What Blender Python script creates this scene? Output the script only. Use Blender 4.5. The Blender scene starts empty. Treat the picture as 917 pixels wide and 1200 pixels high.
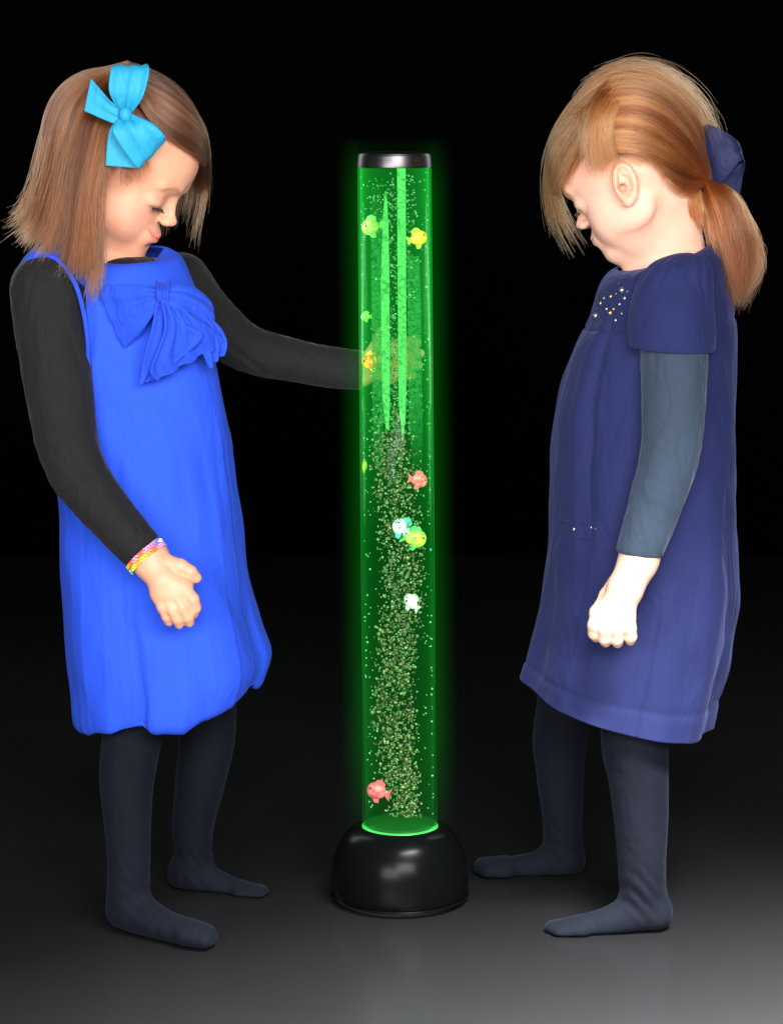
import bpy, bmesh, math, random
import numpy as np
from mathutils import Vector, Matrix

rng = np.random.default_rng(7)
random.seed(7)
SC = bpy.context.scene
COL = SC.collection

# ------------------------------------------------------------------ camera, world, lights
F_PX, HOR, CX = 2780.0, 190.0, 458.5
D = 2.78                    # camera distance from the lamp axis, 1 photo pixel = 1 mm there
H = 0.863                   # camera height
cam = bpy.data.cameras.new("camera")
cam_o = bpy.data.objects.new("camera", cam); COL.objects.link(cam_o)
cam_o.location = (0, -D, H); cam_o.rotation_euler = (math.pi/2, 0, 0)
cam.sensor_fit = 'VERTICAL'; cam.sensor_height = 24.0; cam.lens = 24.0*F_PX/1200.0
cam.shift_y = -(600.0-HOR)/1200.0
cam.clip_start = 0.05; cam.clip_end = 100
SC.camera = cam_o

w = bpy.data.worlds.new("World"); SC.world = w; w.use_nodes = True
w.node_tree.nodes['Background'].inputs[0].default_value = (0.6, 0.7, 1, 1)
w.node_tree.nodes['Background'].inputs[1].default_value = 0.001

def lamp(name, typ, loc, target, energy, color=(1, 1, 1), **kw):
    l = bpy.data.lights.new(name, typ); l.energy = energy; l.color = color
    for k, v in kw.items(): setattr(l, k, v)
    o = bpy.data.objects.new(name, l); COL.objects.link(o); o.location = loc
    d = Vector(target)-Vector(loc); o.rotation_euler = d.to_track_quat('-Z', 'Y').to_euler()
    return o
lamp("key_softbox_light", 'AREA', (0.50, -2.75, 1.40), (0.0, 0, 0.62), 122, (1, 0.985, 0.965), shape='RECTANGLE', size=1.5, size_y=0.7)
lamp("fill_softbox_light", 'AREA', (-0.75, -2.6, 0.85), (0.0, 0, 0.75), 66, (1, 0.99, 0.98), shape='RECTANGLE', size=1.3, size_y=0.7)
lamp("floor_softbox_light", 'AREA', (0.52, -1.08, 1.30), (0.50, -1.05, 0.0), 235, (0.98, 0.98, 1), shape='SQUARE', size=0.7, spread=math.radians(78))
lamp("rim_light_right", 'AREA', (0.95, 0.85, 1.1), (0.02, 0, 0.2), 4, (0.85, 0.92, 1), shape='RECTANGLE', size=0.25, size_y=0.9)
lamp("rim_light_left", 'AREA', (-0.95, 0.85, 1.1), (0.0, 0, 0.2), 4, (0.85, 0.92, 1), shape='RECTANGLE', size=0.25, size_y=0.9)

SC.view_settings.view_transform = 'Standard'; SC.view_settings.look = 'None'
SC.view_settings.exposure = 0; SC.view_settings.gamma = 1
SC.render.engine = 'CYCLES'
cy = SC.cycles
cy.use_denoising = True
try: cy.denoiser = 'OPENIMAGEDENOISE'
except Exception: pass
cy.max_bounces = 8; cy.transparent_max_bounces = 24; cy.volume_bounces = 0
cy.volume_step_rate = 1.0; cy.volume_max_steps = 128
cy.sample_clamp_indirect = 4

# ------------------------------------------------------------------ helpers
def P(px, py, Y=0.0):
    s = (D+Y)/F_PX
    return np.array([(px-CX)*s, Y, H-(py-HOR)*s])
def PV(a):
    a = np.asarray(a, float); s = (D+a[..., 2])/F_PX
    return np.stack([(a[..., 0]-CX)*s, a[..., 2], H-(a[..., 1]-HOR)*s], -1)

def mesh_np(name, V, Fq, mat, parent=None, smooth=True, cols=None):
    me = bpy.data.meshes.new(name)
    V = np.asarray(V, np.float32); Fq = np.asarray(Fq, np.int32)
    n = Fq.shape[1]
    me.vertices.add(len(V)); me.vertices.foreach_set('co', V.ravel())
    me.loops.add(Fq.size); me.loops.foreach_set('vertex_index', Fq.ravel())
    me.polygons.add(len(Fq)); me.polygons.foreach_set('loop_start', np.arange(len(Fq), dtype=np.int32)*n)
    me.update(calc_edges=True); me.validate()
    if smooth: me.polygons.foreach_set('use_smooth', np.ones(len(me.polygons), bool))
    if cols is not None:
        a = me.color_attributes.new('tint', 'FLOAT_COLOR', 'POINT')
        a.data.foreach_set('color', np.asarray(cols, np.float32).ravel())
    if mat: me.materials.append(mat)
    return link(name, me, parent)
def link(name, me, parent=None):
    o = bpy.data.objects.new(name, me); COL.objects.link(o)
    if parent is not None:
        o.parent = parent
        o.matrix_parent_inverse = parent_world(parent).inverted()
    return o
def parent_world(p):
    m = Matrix.LocRotScale(p.location, p.rotation_euler, p.scale)
    if p.parent is not None: m = parent_world(p.parent) @ p.matrix_parent_inverse @ m
    return m
def mesh_bm(name, bm, mat, parent=None, smooth=True):
    me = bpy.data.meshes.new(name); bm.normal_update(); bm.to_mesh(me); bm.free()
    if smooth: me.polygons.foreach_set('use_smooth', np.ones(len(me.polygons), bool))
    if mat: me.materials.append(mat)
    return link(name, me, parent)
def empty(name, loc):
    o = bpy.data.objects.new(name, None); COL.objects.link(o); o.location = Vector(loc); o.empty_display_size = .05
    return o
def tag(o, label=None, cat=None, group=None, kind=None):
    if label: o['label'] = label
    if cat: o['category'] = cat
    if group: o['group'] = group
    if kind: o['kind'] = kind
    return o

def snoise(p, scale, seed=0, octs=10):
    r = np.random.default_rng(seed); out = np.zeros(p.shape[:-1])
    for i in range(octs):
        d = r.normal(size=3); d /= np.linalg.norm(d); f = scale*(0.6+0.9*r.random())
        out += np.sin(p @ (d*f)+r.random()*6.28)
    return out/math.sqrt(octs)

# ------------------------------------------------------------------ materials
def newmat(name):
    m = bpy.data.materials.new(name); m.use_nodes = True
    return m, m.node_tree, m.node_tree.nodes['Principled BSDF']
def nd(nt, typ, **kw):
    n = nt.nodes.new(typ)
    for k, v in kw.items():
        if k.startswith('i_'): n.inputs[int(k[2:])].default_value = v
        else: setattr(n, k, v)
    return n
def fabric(name, col, col2=None, rough=0.85, sheen=0.3, weave=2600, bump=0.25, fold=14, foldb=0.3, spec=0.2, sheen_tint=None):
    m, nt, b = newmat(name); L = nt.links
    tc = nd(nt, 'ShaderNodeTexCoord')
    n1 = nd(nt, 'ShaderNodeTexNoise'); n1.inputs['Scale'].default_value = 9; n1.inputs['Detail'].default_value = 6
    L.new(tc.outputs['Object'], n1.inputs['Vector'])
    n2 = nd(nt, 'ShaderNodeTexNoise'); n2.inputs['Scale'].default_value = 260; n2.inputs['Detail'].default_value = 3
    L.new(tc.outputs['Object'], n2.inputs['Vector'])
    mix = nd(nt, 'ShaderNodeMix', data_type='RGBA')
    mix.inputs['A'].default_value = (*col, 1); mix.inputs['B'].default_value = (*(col2 or tuple(c*1.25 for c in col)), 1)
    ad = nd(nt, 'ShaderNodeMath', operation='MULTIPLY_ADD'); ad.inputs[1].default_value = .5
    L.new(n2.outputs['Fac'], ad.inputs[0])
    h = nd(nt, 'ShaderNodeMath', operation='MULTIPLY'); h.inputs[1].default_value = .5
    L.new(n1.outputs['Fac'], h.inputs[0]); L.new(h.outputs[0], ad.inputs[2])
    L.new(ad.outputs[0], mix.inputs['Factor']); L.new(mix.outputs['Result'], b.inputs['Base Color'])
    n3 = nd(nt, 'ShaderNodeTexNoise'); n3.inputs['Scale'].default_value = fold; n3.inputs['Detail'].default_value = 5; n3.inputs['Distortion'].default_value = .6
    mp = nd(nt, 'ShaderNodeMapping'); mp.inputs['Scale'].default_value = (1, 1, .45)
    L.new(tc.outputs['Object'], mp.inputs[0]); L.new(mp.outputs[0], n3.inputs['Vector'])
    b1 = nd(nt, 'ShaderNodeBump'); b1.inputs['Strength'].default_value = foldb; b1.inputs['Distance'].default_value = .02
    L.new(n3.outputs['Fac'], b1.inputs['Height'])
    wv = nd(nt, 'ShaderNodeTexNoise'); wv.inputs['Scale'].default_value = weave/3; wv.inputs['Detail'].default_value = 1
    L.new(tc.outputs['Object'], wv.inputs['Vector'])
    b2 = nd(nt, 'ShaderNodeBump'); b2.inputs['Strength'].default_value = bump; b2.inputs['Distance'].default_value = .001
    L.new(wv.outputs['Fac'], b2.inputs['Height']); L.new(b1.outputs[0], b2.inputs['Normal'])
    L.new(b2.outputs[0], b.inputs['Normal'])
    b.inputs['Roughness'].default_value = rough
    b.inputs['Specular IOR Level'].default_value = spec
    b.inputs['Sheen Weight'].default_value = sheen; b.inputs['Sheen Roughness'].default_value = .4
    b.inputs['Sheen Tint'].default_value = (*(sheen_tint or col), 1)
    return m
def plain(name, col, rough=.5, metal=0, spec=.5, coat=0, emit=None, es=0):
    m, nt, b = newmat(name)
    b.inputs['Base Color'].default_value = (*col, 1); b.inputs['Roughness'].default_value = rough
    b.inputs['Metallic'].default_value = metal; b.inputs['Specular IOR Level'].default_value = spec
    b.inputs['Coat Weight'].default_value = coat
    if emit: b.inputs['Emission Color'].default_value = (*emit, 1); b.inputs['Emission Strength'].default_value = es
    return m
def skin_mat(name):
    m, nt, b = newmat(name); L = nt.links
    at = nd(nt, 'ShaderNodeAttribute', attribute_name='tint')
    tc = nd(nt, 'ShaderNodeTexCoord')
    n = nd(nt, 'ShaderNodeTexNoise'); n.inputs['Scale'].default_value = 45; n.inputs['Detail'].default_value = 4
    L.new(tc.outputs['Object'], n.inputs['Vector'])
    mx = nd(nt, 'ShaderNodeMix', data_type='RGBA', blend_type='MULTIPLY'); mx.inputs['Factor'].default_value = .4
    cr = nd(nt, 'ShaderNodeValToRGB'); cr.color_ramp.elements[0].color = (1, .78, .7, 1); cr.color_ramp.elements[0].position = .35
    cr.color_ramp.elements[1].color = (1, 1, 1, 1); cr.color_ramp.elements[1].position = .6
    L.new(n.outputs['Fac'], cr.inputs[0]); L.new(at.outputs['Color'], mx.inputs['A']); L.new(cr.outputs[0], mx.inputs['B'])
    L.new(mx.outputs['Result'], b.inputs['Base Color'])
    n2 = nd(nt, 'ShaderNodeTexNoise'); n2.inputs['Scale'].default_value = 900; L.new(tc.outputs['Object'], n2.inputs['Vector'])
    bp = nd(nt, 'ShaderNodeBump'); bp.inputs['Strength'].default_value = .12; bp.inputs['Distance'].default_value = .0006
    L.new(n2.outputs['Fac'], bp.inputs['Height']); L.new(bp.outputs[0], b.inputs['Normal'])
    b.inputs['Roughness'].default_value = .5; b.inputs['Specular IOR Level'].default_value = .35
    b.inputs['Subsurface Weight'].default_value = .35; b.inputs['Subsurface Radius'].default_value = (1, .35, .18)
    b.inputs['Subsurface Scale'].default_value = .0035
    return m
def hair_mat(name, col, col2):
    m = bpy.data.materials.new(name); m.use_nodes = True; nt = m.node_tree; nt.nodes.clear(); L = nt.links
    out = nd(nt, 'ShaderNodeOutputMaterial')
    h = nd(nt, 'ShaderNodeBsdfHairPrincipled'); h.parametrization = 'COLOR'
    hi = nd(nt, 'ShaderNodeHairInfo')
    mx = nd(nt, 'ShaderNodeMix', data_type='RGBA'); mx.inputs['A'].default_value = (*col, 1); mx.inputs['B'].default_value = (*col2, 1)
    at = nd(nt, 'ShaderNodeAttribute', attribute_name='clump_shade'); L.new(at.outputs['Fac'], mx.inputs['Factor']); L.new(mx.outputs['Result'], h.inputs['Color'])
    h.inputs['Roughness'].default_value = .32; h.inputs['Radial Roughness'].default_value = .5
    L.new(h.outputs[0], out.inputs['Surface'])
    return m

M_skinA = skin_mat("skin_warm"); M_skinB = skin_mat("skin_pale")
M_blue = fabric("cobalt_jersey", (.014, .060, .56), (.022, .080, .66), sheen=.06, fold=16, foldb=.35, sheen_tint=(.2, .35, 1))
M_bluebow = fabric("cobalt_jersey_bow", (.012, .052, .50), (.020, .070, .60), sheen=.15, fold=40, foldb=.4, sheen_tint=(.3, .4, 1))
M_navy = fabric("navy_corduroy", (.0082, .0122, .058), (.0135, .0190, .082), sheen=.14, fold=18, foldb=.5, sheen_tint=(.35, .4, .9))
M_black = fabric("black_jersey", (.0065, .0065, .007), (.0115, .0115, .012), sheen=.05, fold=34, foldb=.45, sheen_tint=(1, 1, 1))
M_slate = fabric("slate_jersey", (.024, .038, .060), (.032, .048, .074), sheen=.15, fold=34, foldb=.45, sheen_tint=(.6, .7, 1))
M_tights = fabric("dark_tights", (.0030, .0040, .0080), (.0050, .0064, .0115), spec=.12, sheen=.03, fold=40, foldb=.25, sheen_tint=(.6, .7, 1))
M_turq = fabric("turquoise_ribbon", (.015, .24, .42), (.025, .31, .50), rough=.55, sheen=.2, fold=60, foldb=.2, weave=4000)
M_navyrib = fabric("navy_velvet_ribbon", (.006, .009, .04), (.010, .014, .06), rough=.6, sheen=.25, fold=60, foldb=.2)
M_hairA = hair_mat("brown_hair", (.040, .011, .004), (.20, .062, .022))
M_hairB = hair_mat("strawberry_blonde_hair", (.14, .034, .009), (.50, .165, .052))
M_lash = plain("lash", (.02, .012, .008), .6)
M_lashR = plain("lash_fair", (.10, .05, .025), .6)

# ------------------------------------------------------------------ signed distance modelling
def ell(c, r, R=None):
    c = np.asarray(c, float); r = np.asarray(r, float)
    def f(p):
        q = p-c
        if R is not None: q = q @ R
        k0 = np.sqrt(((q/r)**2).sum(-1)); k1 = np.sqrt(((q/(r*r))**2).sum(-1))+1e-9
        return k0*(k0-1)/k1
    return f
def cone(a, b, r1, r2):
    a = np.asarray(a, float); b = np.asarray(b, float); ba = b-a; l2 = (ba*ba).sum()+1e-12
    def f(p):
        q = p-a; h = np.clip((q@ba)/l2, 0, 1)
        return np.linalg.norm(q-h[..., None]*ba, axis=-1)-(r1+(r2-r1)*h)
    return f
def chain(pts, rs, k=None):
    fs = [cone(pts[i], pts[i+1], rs[i], rs[i+1]) for i in range(len(pts)-1)]
    def f(p):
        d = fs[0](p)
        for g in fs[1:]: d = smin(d, g(p), k or .004)
        return d
    return f
def smin(a, b, k):
    if k <= 0: return np.minimum(a, b)
    h = np.clip(.5+.5*(b-a)/k, 0, 1)
    return b*(1-h)+a*h-k*h*(1-h)
def smax(a, b, k): return -smin(-a, -b, k)
def catmull(A, n):
    A = np.asarray(A, float); m = len(A)
    t = np.linspace(0, m-1, n); i = np.clip(t.astype(int), 0, m-2); u = (t-i)[:, None]
    sh = A.shape[1:]; A2 = A.reshape(m, -1)
    p0 = A2[np.clip(i-1, 0, m-1)]; p1 = A2[i]; p2 = A2[i+1]; p3 = A2[np.clip(i+2, 0, m-1)]
    r = .5*((2*p1)+(-p0+p2)*u+(2*p0-5*p1+4*p2-p3)*u*u+(-p0+3*p1-3*p2+p3)*u**3)
    return r.reshape((n,)+sh)
def limb(pts, rs, m=4):
    pts = np.asarray(pts, float); n = (len(pts)-1)*m+1
    Q = catmull(pts, n); R_ = catmull(np.asarray(rs, float)[:, None], n)[:, 0]
    g = chain(list(Q), list(R_), .0012); mx = R_.max(); lo_, hi_ = Q.min(0)-mx, Q.max(0)+mx
    def f(p):
        q = np.maximum(np.maximum(lo_-p, p-hi_), 0); d = np.sqrt((q*q).sum(-1)); out = d+.0
        m = d < .03
        if m.any(): out[m] = g(p[m])
        return out
    return f
class Sdf:
    def __init__(s): s.ops = []
    def add(s, f, k=.006): s.ops.append((f, k, 1)); return s
    def sub(s, f, k=.004): s.ops.append((f, k, -1)); return s
    def __call__(s, p):
        d = np.full(p.shape[:-1], 1.0)
        for f, k, m in s.ops:
            d = smin(d, f(p), k) if m > 0 else smax(d, -f(p), k)
        return d

def surface(f, lo, hi, h):
    B = 8
    lo = np.asarray(lo, float); hi = np.asarray(hi, float)
    nb = np.ceil((hi-lo)/h/B).astype(int)+1
    n = nb*B
    bi = np.stack(np.meshgrid(*[np.arange(k) for k in nb], indexing='ij'), -1).reshape(-1, 3)
    cen = lo+(bi*B+(B-1)/2)*h
    dc = np.concatenate([f(c) for c in np.array_split(cen, max(1, len(cen)//200000+1))])
    act = np.abs(dc) < B*h*1.05+.004
    S = np.zeros(n, np.float32)
    Sv = S.reshape(nb[0], B, nb[1], B, nb[2], B)
    Sv[:] = np.where(dc < 0, -1.0, 1.0).reshape(nb)[:, None, :, None, :, None]
    off = np.stack(np.meshgrid(*[np.arange(B)]*3, indexing='ij'), -1).reshape(-1, 3)
    ab = bi[act]
    for ch in np.array_split(ab, max(1, len(ab)//600+1)):
        if not len(ch): continue
        pts = lo+((ch*B)[:, None, :]+off[None])*h
        d = f(pts.reshape(-1, 3)).reshape(len(ch), B, B, B)
        Sv[ch[:, 0], :, ch[:, 1], :, ch[:, 2], :] = d
    I = S < 0
    c = [I[i:n[0]-1+i, j:n[1]-1+j, k:n[2]-1+k] for i in (0, 1) for j in (0, 1) for k in (0, 1)]
    anyv = c[0].copy(); allv = c[0].copy()
    for q in c[1:]: anyv |= q; allv &= q
    mixed = anyv & ~allv
    cells = np.argwhere(mixed)
    vid = np.full(mixed.shape, -1, np.int32); vid[mixed] = np.arange(len(cells))
    acc = np.zeros((len(cells), 3)); cnt = np.zeros(len(cells))
    for ax in range(3):
        o1, o2 = [a for a in range(3) if a != ax]
        for u in (0, 1):
            for v in (0, 1):
                p0 = np.zeros(3, int); p0[o1] = u; p0[o2] = v
                p1 = p0.copy(); p1[ax] = 1
                a0 = cells+p0; a1 = cells+p1
                f0 = S[a0[:, 0], a0[:, 1], a0[:, 2]]; f1 = S[a1[:, 0], a1[:, 1], a1[:, 2]]
                m = (f0 < 0) != (f1 < 0)
                t = np.where(m, f0/(f0-f1+1e-20), 0)
                q = np.repeat(p0[None].astype(float), len(cells), 0); q[:, ax] = t
                acc[m] += q[m]; cnt[m] += 1
    V = lo+(cells+acc/cnt[:, None])*h
    Fs = []
    for ax in range(3):
        o1, o2 = (ax+1) % 3, (ax+2) % 3
        sl0 = [slice(None)]*3; sl1 = [slice(None)]*3
        sl0[ax] = slice(0, n[ax]-1); sl1[ax] = slice(1, n[ax])
        e = I[tuple(sl0)] != I[tuple(sl1)]
        ed = np.argwhere(e)
        ed = ed[(ed[:, o1] > 0) & (ed[:, o2] > 0) & (ed[:, o1] < n[o1]-1) & (ed[:, o2] < n[o2]-1)]
        if not len(ed): continue
        def g(d1, d2):
            q = ed.copy(); q[:, o1] += d1; q[:, o2] += d2
            return vid[q[:, 0], q[:, 1], q[:, 2]]
        quad = np.stack([g(-1, -1), g(0, -1), g(0, 0), g(-1, 0)], -1)
        ins = I[ed[:, 0], ed[:, 1], ed[:, 2]]
        quad[~ins] = quad[~ins][:, ::-1]
        Fs.append(quad)
    Fq = np.concatenate(Fs)
    Fq = Fq[(Fq >= 0).all(1)]
    return V, Fq
def planecut(pt, nrm):
    pt = np.asarray(pt, float); nrm = np.asarray(nrm, float)/np.linalg.norm(nrm)
    return lambda p: (p-pt)@nrm          # >0 on the side the normal points to (removed when used with max)

# ------------------------------------------------------------------ head (local frame: x forward, y left, z up)
def head_sdf(ear_x=0.0, ear_z=-.012, smile=0.0, jaw=0.0):
    s = Sdf()
    s.add(ell((-.012, 0, .026), (.094, .076, .082)))
    s.add(ell((.022, 0, .030), (.066, .062, .058)), .02)
    s.add(ell((.024, 0, -.038), (.052, .052, .056)), .025)
    s.add(ell((.040, 0, -.060), (.036, .036, .034)), .02)
    for y in (-1, 1):
        s.add(ell((.041, y*.031, -.043), (.023, .023, .026)), .020)      # cheeks
        s.add(ell((.004, y*.046, -.052), (.026, .012, .022)), .02)       # jaw corner
    s.add(ell((.068, 0, -.083), (.014, .018, .013)), .016)                # chin
    s.add(ell((.0765, 0, -.058), (.010, .019, .013)), .012)                # mouth mound
    for y in (-1, 1):
        s.sub(ell((.0960, y*.025, -.005), (.013, .013, .008)), .016)      # sockets
        s.add(ell((.0660, y*.029, -.010), (.0118, .0140, .0110)), .009)   # lids over the eyes
        s.sub(cone((.0810, y*.019, -.0180), (.0745, y*.041, -.0165), .0007, .0006), .0015)
        s.add(cone((.0815, y*.012, .013), (.072, y*.040, .013), .003, .002), .014)      # brow
    s.add(cone((.079, 0, .000), (.0900, 0, -.025), .0042, .0054), .011)    # nose
    s.add(ell((.0932, 0, -.0280), (.0064, .0066, .0056)), .005)
    for y in (-1, 1):
        s.add(ell((.0875, y*.0075, -.0315), (.0058, .0046, .0044)), .008)
        s.sub(ell((.0915, y*.0045, -.0375), (.0028, .0020, .0020)), .0015)
    s.sub(ell((.0905, 0, -.0430), (.0030, .0026, .005)), .003)            # philtrum
    for sgn, z0, r in ((1, -.0522, .0033), (-1, -.0592, .0040)):          # lips
        pts = []
        for i in range(9):
            t = -1+i/4
            pts.append((.0862-.0130*t*t-(0.0012 if sgn < 0 else 0), .0190*t, z0+smile*t*t+(-.0022*t*t if sgn > 0 else .0018*t*t)))
        rs = [r*(1-.65*abs(-1+i/4)**1.6) for i in range(9)]
        s.add(chain(pts, rs, .002), .0035)
    pts = [(.0898-.0140*t*t, .0210*t, -.0556+smile*t*t) for t in np.linspace(-1, 1, 9)]
    s.sub(chain(pts, [.0008]*9, .001), .0014)
    s.sub(ell((.0885, 0, -.0685), (.007, .013, .0035)), .006)               # chin groove
    for y in (-1, 1):                                                     # ears
        ex, ez = ear_x, ear_z
        th = math.radians(-12)
        c, sn = math.cos(th), math.sin(th)
        R = np.array([[c, 0, sn], [0, 1, 0], [-sn, 0, c]])
        flare = math.radians(18)*y
        cf, sf = math.cos(flare), math.sin(flare)
        R = R @ np.array([[cf, -sf, 0], [sf, cf, 0], [0, 0, 1]])
        C = np.array((ex, y*.0745, ez))
        s.add(ell(C, (.0162, .0060, .0275), R), .004)
        s.sub(ell(C+R@np.array((.001, y*.0065, .002)), (.0118, .0078, .0212), R), .0015)
        ax = [C+R@np.array((.0118*math.cos(a)-.001, y*.002, .0212*math.sin(a)+.003)) for a in np.linspace(math.radians(-20), math.radians(235), 9)]
        s.add(chain(ax, [.0029]*9, .001), .0018)                        # helix
        bx = [C+R@np.array((.0075*math.cos(a)-.002, y*.001, .0140*math.sin(a)-.001)) for a in np.linspace(math.radians(80), math.radians(265), 7)]
        s.add(chain(bx, [.0022]*7, .001), .0016)                          # antihelix
        s.add(ell(C+R@np.array((.011, y*.001, -.004)), (.0042, .0032, .0058)), .003)   # tragus
        s.sub(ell(C+R@np.array((.0055, y*.002, -.004)), (.0050, .0090, .0070)), .0015)
        s.add(ell(C+R@np.array((.003, y*.000, -.0235)), (.0075, .0038, .0070)), .003)   # lobe
    return s

class Head:
    def __init__(s, cpx, cpy, Y, fwd_sign, pitch, yaw, roll=0, scale=1.0, **kw):
        s.c = P(cpx, cpy, Y); th, a = math.radians(pitch), math.radians(yaw)
        Fv = np.array([fwd_sign*math.cos(th)*math.cos(a), -math.cos(th)*math.sin(a), -math.sin(th)])
        U = np.array([fwd_sign*math.sin(th)*math.cos(a), -math.sin(th)*math.sin(a), math.cos(th)])
        Lf = np.cross(U, Fv)
        r = math.radians(roll)
        U2 = U*math.cos(r)+Lf*math.sin(r); L2 = np.cross(U2, Fv)
        s.R = np.stack([Fv, L2, U2], 1); s.s = scale; s.f = head_sdf(**kw)
    def toL(s, p): return ((p-s.c) @ s.R)/s.s
    def toW(s, q): return s.c+(np.asarray(q, float)*s.s) @ s.R.T
    def __call__(s, p):
        q = s.toL(p); d = np.linalg.norm(q-np.array((-.005, 0, 0)), axis=-1)
        out = (d-.115)
        m = d < .17
        out = np.where(m, 0, out)
        if m.any(): out[m] = s.f(q[m])
        return out*s.s
    def skull(s, p):
        q = s.toL(p)
        a = ell((-.012, 0, .026), (.094, .076, .082))(q); b = ell((.022, 0, .030), (.066, .062, .058))(q); c = ell((.024, 0, -.038), (.052, .052, .056))(q)
        return smin(smin(a, b, .02), c, .025)*s.s

SKIN_A, SKIN_B = np.array((.66, .335, .215)), np.array((.72, .43, .325))
def sm(x, a, b):
    t = np.clip((x-a)/(b-a), 0, 1); return t*t*(3-2*t)
def face_colors(V, head, smile, base, scalp, lipc, blush, browc, hair_test, lash_c):
    q = head.toL(V); n = len(V)
    C = np.repeat(base[None], n, 0)
    def mixin(c, m):
        nonlocal C
        m = np.clip(m, 0, 1)[:, None]; C = C*(1-m)+np.asarray(c)*m
    near = np.linalg.norm(q, axis=1) < .14
    for y in (-1, 1):
        d = np.sqrt(((q[:, 0]-.058)/.03)**2+((q[:, 1]-y*.034)/.022)**2+((q[:, 2]+.040)/.020)**2)
        mixin(blush, near*(1-sm(d, .3, 1.2))*.55)
    for y in (-1, 1):
        m = sm(q[:, 1]*y, .066, .074)*(q[:, 0] < .03)*(np.abs(q[:, 2]+.015) < .04)
        mixin(np.array(base)*np.array((1.0, .72, .62)), near*m*.55)
    d = np.sqrt(((q[:, 0]-.1)/.012)**2+(q[:, 1]/.012)**2+((q[:, 2]+.030)/.012)**2)
    mixin(blush, near*(1-sm(d, .3, 1.2))*.35)
    # lips
    t = q[:, 1]/.0200
    up = -.0486-.0045*t*t+.0012*np.exp(-((np.abs(q[:, 1])-.0040)/.003)**2)+smile*t*t; lo = -.0632+.0060*t*t+smile*t*t
    m = sm(q[:, 2], lo-.0012, lo+.0012)*(1-sm(q[:, 2], up-.0012, up+.0012))*(np.abs(t) < 1.08)*sm(q[:, 0], .068, .074)
    mixin(lipc, near*m*.8)
    mixin(np.array(lipc)*.45, near*(np.abs(q[:, 2]+.0556-smile*t*t) < .0010)*(np.abs(t) < 1)*(q[:, 0] > .07)*.7)
    # brows
    for y in (-1, 1):
        zz = .0135-.55*(np.abs(q[:, 1])-.028)**2/.02
        m = np.exp(-((q[:, 2]-zz)/.0028)**2)*sm(q[:, 1]*y, .011, .016)*(1-sm(q[:, 1]*y, .040, .046))*(q[:, 0] > .05)
        mixin(browc, near*m*.7)
        m = np.exp(-((q[:, 2]+.0168)/.0024)**2)*sm(q[:, 1]*y, .015, .018)*(1-sm(q[:, 1]*y, .040, .043))*(q[:, 0] > .05)
        mixin(lash_c, near*m*.75)
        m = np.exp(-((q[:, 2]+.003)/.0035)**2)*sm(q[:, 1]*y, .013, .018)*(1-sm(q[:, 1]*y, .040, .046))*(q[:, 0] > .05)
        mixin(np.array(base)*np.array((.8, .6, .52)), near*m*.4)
    mixin(scalp, near*hair_test(q))
    return np.concatenate([C, np.ones((n, 1))], 1)

# ------------------------------------------------------------------ lofts, ribbons, tubes, strands
def grid_faces(nu, nv, wrap_v=False):
    i = np.arange(nu-1)[:, None]; j = np.arange(nv if wrap_v else nv-1)[None]
    j2 = (j+1) % nv
    return np.stack([i*nv+j, i*nv+j2, (i+1)*nv+j2, (i+1)*nv+j], -1).reshape(-1, 4)
def normals_grid(G, wrap=True):
    du = np.gradient(G, axis=0)
    dv = (np.roll(G, -1, 1)-np.roll(G, 1, 1)) if wrap else np.gradient(G, axis=1)
    N = np.cross(du, dv); N /= np.linalg.norm(N, axis=-1, keepdims=True)+1e-12
    return N
def dress(name, rings, mat, parent, fold, nu=260, nv=360, thick=.0025):
    # rings: (Lx,Ly,Rx,Ry,Yc,ry,sag)
    R = catmull(np.array(rings, float), nu)
    Yc = R[:, 4]
    a0 = PV(np.stack([R[:, 0], R[:, 1], Yc], -1)); a1 = PV(np.stack([R[:, 2], R[:, 3], Yc], -1))
    C = (a0+a1)/2; A = (a1-a0)/2
    th = np.linspace(0, 2*math.pi, nv, endpoint=False)
    ct, st = np.cos(th), np.sin(th)
    sq = 1.0/((np.abs(ct)**2.3+np.abs(st)**2.3)**(1/2.3))
    G = C[:, None]+A[:, None]*(ct*sq)[None, :, None]
    G[..., 1] += R[:, 5][:, None]*(st*sq)[None]
    G[..., 2] += R[:, 6][:, None]*np.clip(-st, 0, 1)[None]
    N = normals_grid(G)
    if (N[nu//2, 0]*A[nu//2]).sum() < 0: N = -N
    t = np.linspace(0, 1, nu)[:, None]
    G = G+N*fold(t, th[None], G)[..., None]
    o = mesh_np(name, G.reshape(-1, 3), grid_faces(nu, nv, True), mat, parent)
    md = o.modifiers.new('thickness', 'SOLIDIFY'); md.thickness = thick; md.offset = -1
    return o, G, N
def tube(name, pts, r, mat, parent, n=10, closed=False, sub=8):
    pts = np.asarray(pts, float)
    if closed: pts = np.vstack([pts, pts[:1]])
    Q = catmull(pts, (len(pts)-1)*sub+1)
    rr = catmull(np.asarray(r, float)[:, None], len(Q))[:, 0] if np.ndim(r) else np.full(len(Q), r)
    V, Fq = sweep(Q, rr, n)
    return mesh_np(name, V, Fq, mat, parent)
def sweep(Q, rr, n):
    T = np.gradient(Q, axis=0); T /= np.linalg.norm(T, axis=1, keepdims=True)+1e-12
    up = np.array([0.3, -1.0, .2]); A = np.cross(T, up); A /= np.linalg.norm(A, axis=1, keepdims=True)+1e-12
    Bv = np.cross(T, A); th = np.linspace(0, 2*math.pi, n, endpoint=False)
    G = Q[:, None]+rr[:, None, None]*(A[:, None]*np.cos(th)[None, :, None]+Bv[:, None]*np.sin(th)[None, :, None])
    return G.reshape(-1, 3), grid_faces(len(Q), n, True)
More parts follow.
